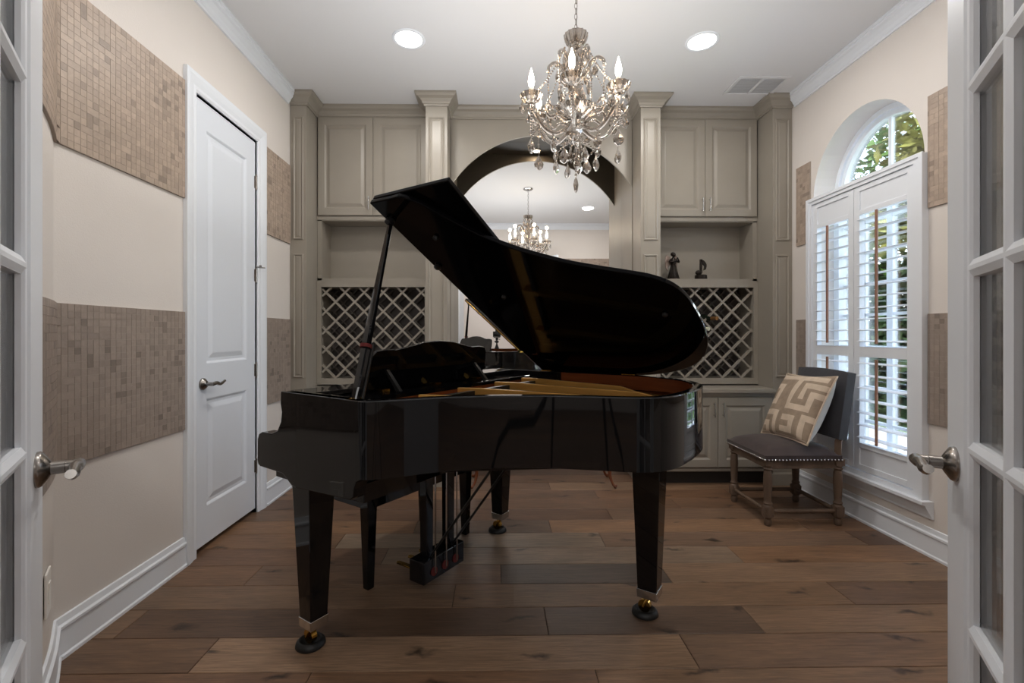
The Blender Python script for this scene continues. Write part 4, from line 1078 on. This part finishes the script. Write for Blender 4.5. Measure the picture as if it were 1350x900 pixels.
# cushion with woven key pattern
G = ["aaaaaaaaaaaaaaaaaaaaaaaa",
     "abbbbbbbbbbbbbbbbbbbbbba",
     "abbbbbbbbbbbbbbbbbbbbbba",
     "aaaaaaaaaaaabbaaaaaaaaaa",
     "aaaaaaaaaaaabbaabbbbbbbb",
     "aabbbbbaaaaabbaabbbbbbbb",
     "aabbbbbaaaaabbaabbaaaaaa",
     "aaaaabbaaaaabbaabbaabbbb",
     "aaaaabbaaaaabbaabbaabbbb",
     "aaaaabbaaaaabbaabbaabbaa",
     "aaaaabbaaaaabbaaaaaabbaa",
     "aabbbbbaaaaabbaaaaaabbaa",
     "aabbbbbaaaaabbbbbbbbbbaa",
     "aaaaaaaaaaaabbbbbbbbbbaa",
     "aaaaaaaaaaaaaaaaaaaaaaaa",
     "bbbbbbbbbbaaaaaaaaaabbbb",
     "bbbbbbbbbbaabbbbbbaabbbb",
     "aaaaaaaabbaabbbbbbaabbaa",
     "aaaaaaaabbaaaaaabbaabbaa",
     "aabbbbaabbaaaaaabbaabbaa",
     "aabbbbaabbaabbbbbbaabbaa",
     "aaaabbaabbaabbbbbbaabbaa",
     "aaaabbaabbaaaaaaaaaabbaa",
     "bbbbbbaabbbbbbbbbbbbbbbb"]
def cushion():
    cu = thing('throw_cushion', 'beige and cream key-pattern throw cushion leaning on the charcoal chair back', 'cushion', (1.945, 3.075, .500))
    th = D2R(24); n = 24; hwid = .240
    # local x along +Y (far), y up the slope, z out (towards -X)
    fr = frame((-.045, 0, 0), (0, -1, 0), (math.sin(th), 0, math.cos(th)), (-math.cos(th), 0, math.sin(th)))
    mb = MB(fr); Fv = []; Bv = []
    for i in range(n+1):
        a, b = [], []
        for j in range(n+1):
            u, v = i/n*2-1, j/n*2-1
            pin = 1-.07*(1-abs(u)**2)*(abs(v)**6); pin2 = 1-.07*(1-abs(v)**2)*(abs(u)**6)
            d = (max(0, 1-abs(u)**2.6)*max(0, 1-abs(v)**2.6))**.55
            x = u*hwid*pin2; y = .225+v*.232*pin+.012*u
            wr = .004*math.sin(9*u+4*v)*d
            a.append(mb.v((x, y, .075*d+wr))); b.append(mb.v((x, y, -.105*d)) if 0 < i < n and 0 < j < n else a[-1])
        Fv.append(a); Bv.append(b)
    for i in range(n):
        for j in range(n):
            mi_ = 1 if G[n-1-j][i] == 'b' else 0
            mb.f([Fv[i][j], Fv[i+1][j], Fv[i+1][j+1], Fv[i][j+1]], mi_); mb.f([Bv[i][j], Bv[i][j+1], Bv[i+1][j+1], Bv[i+1][j]], 2)
    mb.build('cover', [M['cush_a'], M['cush_b'], M['cush_c']], cu, smooth=True)
    mb = MB(fr); pth = []
    for i in range(25): u = i/24*2-1; pth.append((u*hwid, .225+.232*(1-.07*(1-u*u))+.012*u, 0))
    for j in range(1, 25): v = 1-j/24*2; pth.append((hwid*(1-.07*(1-v*v)), .225+v*.232+.012, 0))
    for i in range(1, 25): u = 1-i/24*2; pth.append((u*hwid, .225-.232*(1-.07*(1-u*u))+.012*u, 0))
    for j in range(1, 24): v = j/24*2-1; pth.append((-hwid*(1-.07*(1-v*v)), .225+v*.232-.012, 0))
    mb.tube(pth+[pth[0]], .005, 6).build('piping', M['cush_b'], cu, smooth=True)
cushion()

# ================================================================== CHANDELIER
CX, CY = .40, 2.355
ch = thing('chandelier', 'six-arm smoky crystal chandelier with candle bulbs hanging above the piano', 'chandelier', (CX, CY, 0))
MB().lathe([(.001, H-.022), (.05, H-.022), (.062, H-.012), (.062, H)], seg=24).build('canopy', M['chrome'], ch, smooth='auto')
mb = MB(); z = H-.025; k = 0
while z > 2.715:
    pl_ = []
    for i in range(11):
        q = 2*PI*i/10; a = .007*math.cos(q); b = .017*math.sin(q)
        pl_.append((a, 0, z-.015+b) if k % 2 == 0 else (0, a, z-.015+b))
    mb.tube(pl_, .0016, 5, cap=False); z -= .027; k += 1
mb.tube([(.005, .004, H-.02), (.006, -.005, 2.90), (.004, .005, 2.70)], .0015, 5)
mb.build('chain', M['nickel'], ch)
# crown dish and column
def fluted(prof, c, lobes, amp, name, par, seg=48, m='crystal'):
    mb = MB(); rings = []
    for r, h in prof:
        rings.append([mb.v((c[0]+r*(1+amp*math.cos(lobes*2*PI*k/seg))*math.cos(2*PI*k/seg), c[1]+r*(1+amp*math.cos(lobes*2*PI*k/seg))*math.sin(2*PI*k/seg), c[2]+h)) for k in range(seg)])
    for i in range(len(rings)-1):
        for k in range(seg): mb.f([rings[i][k], rings[i][(k+1) % seg], rings[i+1][(k+1) % seg], rings[i+1][k]])
    return mb.build(name, M[m], par)
fluted([(.018, 0), (.030, .004), (.046, .018), (.056, .040), (.060, .060), (.056, .060), (.050, .040), (.040, .020), (.014, .006)], (0, 0, 2.640), 16, .05, 'crown_dish', ch)
MB().lathe([(.010, 2.70), (.016, 2.69), (.012, 2.66), (.016, 2.645), (.022, 2.63), (.014, 2.62), (.024, 2.59), (.030, 2.55), (.024, 2.51), (.013, 2.49), (.018, 2.48), (.034, 2.45), (.040, 2.41), (.030, 2.37), (.014, 2.345), (.014, 2.33), (.028, 2.32), (.034, 2.30)], seg=14).build('column', M['crystal'], ch)
fluted([(.02, 0), (.06, .008), (.095, .026), (.110, .050), (.105, .050), (.088, .030), (.05, .014), (.016, .008)], (0, 0, 2.275), 18, .04, 'bowl', ch)
MB().lathe([(.001, 2.185), (.020, 2.190), (.036, 2.21), (.040, 2.235), (.032, 2.262), (.020, 2.275), (.045, 2.282), (.045, 2.290), (.02, 2.30)], seg=12).build('hub', M['chrome'], ch)
MB().lathe([(.001, 2.16), (.024, 2.168), (.034, 2.185), (.026, 2.205), (.001, 2.21)], seg=10).build('bottom_ball', M['crystal'], ch)

ncr = [0]
def drop_mesh():
    mb = MB(); mb.lathe([(.0005, 0), (.004, -.006), (.015, -.024), (.0205, -.036), (.017, -.050), (.007, -.060), (.0005, -.063)], seg=8)
    for v_ in mb.bm.verts: v_.co.y *= .55
    mb.tube([(0, 0, 0), (0, 0, .012)], .0012, 5); mb.ball((0, 0, .016), .0065, 6, 4)
    bmesh.ops.recalc_face_normals(mb.bm, faces=mb.bm.faces); me = bpy.data.meshes.new('drop'); mb.bm.to_mesh(me); mb.bm.free(); me.materials.append(M['crystal']); return me
def prism_mesh():
    mb = MB(); mb.lathe([(.0005, 0), (.007, -.012), (.011, -.032), (.007, -.055), (.0005, -.066)], seg=6); mb.ball((0, 0, .006), .006, 6, 4)
    bmesh.ops.recalc_face_normals(mb.bm, faces=mb.bm.faces); me = bpy.data.meshes.new('prism'); mb.bm.to_mesh(me); mb.bm.free(); me.materials.append(M['crystal']); return me
DM, PM = drop_mesh(), prism_mesh()
rc = random.Random(4)
def pend(x, y, z, sc=1, kind='d', par=None):
    sc *= 1.12
    o = bpy.data.objects.new('crystal_drop', DM if kind == 'd' else PM); C.objects.link(o); o.parent = par or ch
    o.location = (x, y, z); o.scale = (sc, sc, sc); o.rotation_euler = (0, 0, rc.uniform(0, PI)); ncr[0] += 1
def beads(mb, pts, r=.0058, step=.0145):
    P = catmull([Vector(p) for p in pts], 8); d = 0
    for i in range(1, len(P)):
        seg_ = (P[i]-P[i-1]).length; t = 0
        while d+seg_-t >= step:
            t += step-d; d = 0; mb.ball(P[i-1].lerp(P[i], t/seg_), r, 6, 4)
        d += seg_-t
arms = [math.radians(-104+60*k) for k in range(6)]
for q in arms:
    cx, sx = math.cos(q), math.sin(q)
    P = lambda r, z: (r*cx, r*sx, z)
    ap = catmull([P(.03, 2.24), P(.075, 2.205), P(.125, 2.19), P(.175, 2.215), P(.215, 2.265), P(.240, 2.30), P(.240, 2.325)], 5)
    arm_ = MB().tube(ap, .0115, 8).build('arm', M['crystal'], ch, smooth=True)
    up = catmull([P(.05, 2.26), P(.10, 2.285), P(.14, 2.27), P(.165, 2.30), P(.15, 2.33), P(.125, 2.315)], 5)
    MB().tube(up, [.0085]*len(up), 7).build('scroll', M['crystal'], arm_, smooth=True)
    fluted([(.012, 0), (.030, .004), (.046, .018), (.056, .040), (.052, .040), (.042, .022), (.026, .010), (.010, .008)], (.240*cx, .240*sx, 2.322), 14, .05, 'candle_cup', arm_, 42)
    MB().lathe([(.012, 2.330), (.013, 2.345), (.0105, 2.347), (.0105, 2.398), (.001, 2.398)], (.240*cx, .240*sx, 0), 12).build('candle', M['candle'], arm_)
    MB().lathe([(.008, 2.398), (.013, 2.412), (.0158, 2.430), (.0135, 2.450), (.008, 2.470), (.003, 2.488), (.0005, 2.496)], (.240*cx, .240*sx, 0), 14).build('flame_bulb', M['bulb'], arm_, smooth=True)
    # hanging under the cup
    for k, a in enumerate((0, 1.57, 3.14, 4.71)):
        pend((.240*cx+.048*math.cos(a+q)), (.240*sx+.048*math.sin(a+q)), 2.325-(.02 if k % 2 else 0), .85, 'd' if k != 2 else 'p')
    mb = MB(); beads(mb, [P(.24, 2.30), P(.242, 2.25), P(.24, 2.17)], .0058); mb.build('bead_string', M['crystal'], arm_)
    pend(.24*cx, .24*sx, 2.155, 1.15)
    pend(.125*cx, .125*sx, 2.165, 1.0)
    # upper scroll arm with leaf drops
    q2 = q+.52; c2, s2 = math.cos(q2), math.sin(q2)
    P2 = lambda r, z: (r*c2, r*s2, z)
    ua = catmull([P2(.02, 2.47), P2(.05, 2.50), P2(.075, 2.55), P2(.105, 2.575), P2(.135, 2.56), P2(.140, 2.535)], 5)
    uo = MB().tube(ua, .0095, 7).build('upper_arm', M['crystal'], ch, smooth=True)
    mb = MB(); beads(mb, [P2(.138, 2.54), P2(.142, 2.48), P2(.138, 2.42)], .0056); mb.build('bead_string', M['crystal'], uo)
    pend(.138*c2, .138*s2, 2.40, .95, 'p')
    pend(.095*c2, .095*s2, 2.54, .8)
    pend(.058*c2, .058*s2, 2.625, .95)
    # garlands between the arms, from hub and from cup to cup
    qn = q+PI/3
    mb = MB(); beads(mb, [P(.235, 2.31), (.225*c2, .225*s2, 2.235), (.235*math.cos(qn), .235*math.sin(qn), 2.31)], .0056)
    mb.build('bead_garland', M['crystal'], ch)
    mb = MB(); beads(mb, [P(.055, 2.64), P(.115, 2.52), P(.18, 2.42), P(.235, 2.36)], .0056, .016); mb.build('bead_garland', M['crystal'], ch)
    mb = MB(); beads(mb, [P(.14, 2.18), (.10*c2, .10*s2, 2.115), (.03*c2, .03*s2, 2.175)], .0056); mb.build('bead_garland', M['crystal'], ch)
    pend(.100*c2, .100*s2, 2.105-.02*(int(q*10) % 2), 1.15)
    pend(.03*cx, .03*sx, 2.125, .9, 'p')
mb = MB(); beads(mb, [(0, 0, 2.165), (0, 0, 2.08), (0, 0, 1.995)], .006, .014); mb.build('bead_string', M['crystal'], ch)
pend(0, 0, 1.985, 1.15, 'p'); pend(.006, 0, 2.10, 1.2)
for k in range(6):
    q = arms[k]; l = bpy.data.lights.new('candle_light', 'POINT'); l.energy = .5; l.color = (1, .78, .52); l.shadow_soft_size = .02
    lo = bpy.data.objects.new('candle_lamp', l); C.objects.link(lo); lo.location = (CX+.24*math.cos(q), CY+.24*math.sin(q), 2.53)

# ================================================================== CAMERA TRIPOD (seen in the mirror)
tp = thing('camera_tripod', 'black camera on a tripod in the doorway, seen in the mirror', 'tripod', (0, -.11, 0))
MB().box((-.07, -.03, 1.135), (.07, .03, 1.235)).box((-.03, -.03, 1.235), (.03, .03, 1.262)).tube([(0, .03, 1.19), (0, .085, 1.19)], .034, 20).build('camera_body', M['black'], tp, bevel=.004)
mb = MB(); mb.box((-.06, -.02, 1.118), (.06, .02, 1.132)).ball((0, 0, 1.10), .026).tube([(0, 0, 1.09), (0, 0, .80)], .013, 10).lathe([(.03, 1.03), (.034, 1.04), (.034, 1.06), (.03, 1.07)], seg=14)
mb.tube([(0, 0, 1.10), (.06, -.02, 1.09)], .006, 8).tube([(0, 0, 1.05), (-.05, -.01, 1.05)], .006, 8)
mb.build('tripod_head', M['black'], tp, smooth='auto')
for k in range(3):
    q = -PI/2+k*2*PI/3+PI/3*0; MB().tube([(0, 0, 1.0), (.42*math.cos(q), .42*math.sin(q), .0)], [.015, .010], 8).build('leg', M['black'], tp)

# ================================================================== LIGHT
wd = bpy.data.worlds.new('world'); bpy.context.scene.world = wd; wd.use_nodes = True
nt = wd.node_tree; bg = nt.nodes['Background']; sk = nt.nodes.new('ShaderNodeTexSky'); sk.sky_type = 'NISHITA'
sk.sun_disc = False; sk.sun_elevation = D2R(42); sk.sun_rotation = D2R(240); sk.dust_density = 2
nt.links.new(sk.outputs[0], bg.inputs[0]); hs = nt.nodes.new('ShaderNodeHueSaturation'); hs.inputs['Saturation'].default_value = .6; nt.links.new(sk.outputs[0], hs.inputs['Color']); nt.links.new(hs.outputs[0], bg.inputs[0]); bg.inputs[1].default_value = 2.6
sun = bpy.data.lights.new('sun', 'SUN'); sun.energy = 6; sun.angle = D2R(1); sun.color = (1, .95, .86)
so_ = bpy.data.objects.new('sun', sun); C.objects.link(so_); so_.rotation_euler = (D2R(40), 0, D2R(-70))
def area(name, loc, rot, size, power, col=(1, 1, 1), sy=None):
    l = bpy.data.lights.new(name, 'AREA'); l.energy = power; l.color = col; l.size = size
    if sy: l.shape = 'RECTANGLE'; l.size_y = sy
    o = bpy.data.objects.new(name, l); C.objects.link(o); o.location = loc; o.rotation_euler = rot
    return o
area('ceiling_fill', (.30, 2.2, 1.76), (PI, 0, 0), 1.8, 27, (.97, .985, 1), 1.5)  # added fill lamp, unseen above the piano, aimed up to brighten the ceiling
area('hall_light', (.2, -2.2, 2.98), (0, 0, 0), 2.2, 85, (1, .99, .98))
pt = area('window_portal', (2.66, AC, 1.45), (0, PI/2, 0), 2.5, 12, (.9, .95, 1), 1.2); pt.data.cycles.is_portal = True
vs_ = bpy.context.scene.view_settings; vs_.view_transform = 'Standard'; vs_.look = 'None'; vs_.exposure = -.06; vs_.gamma = 1
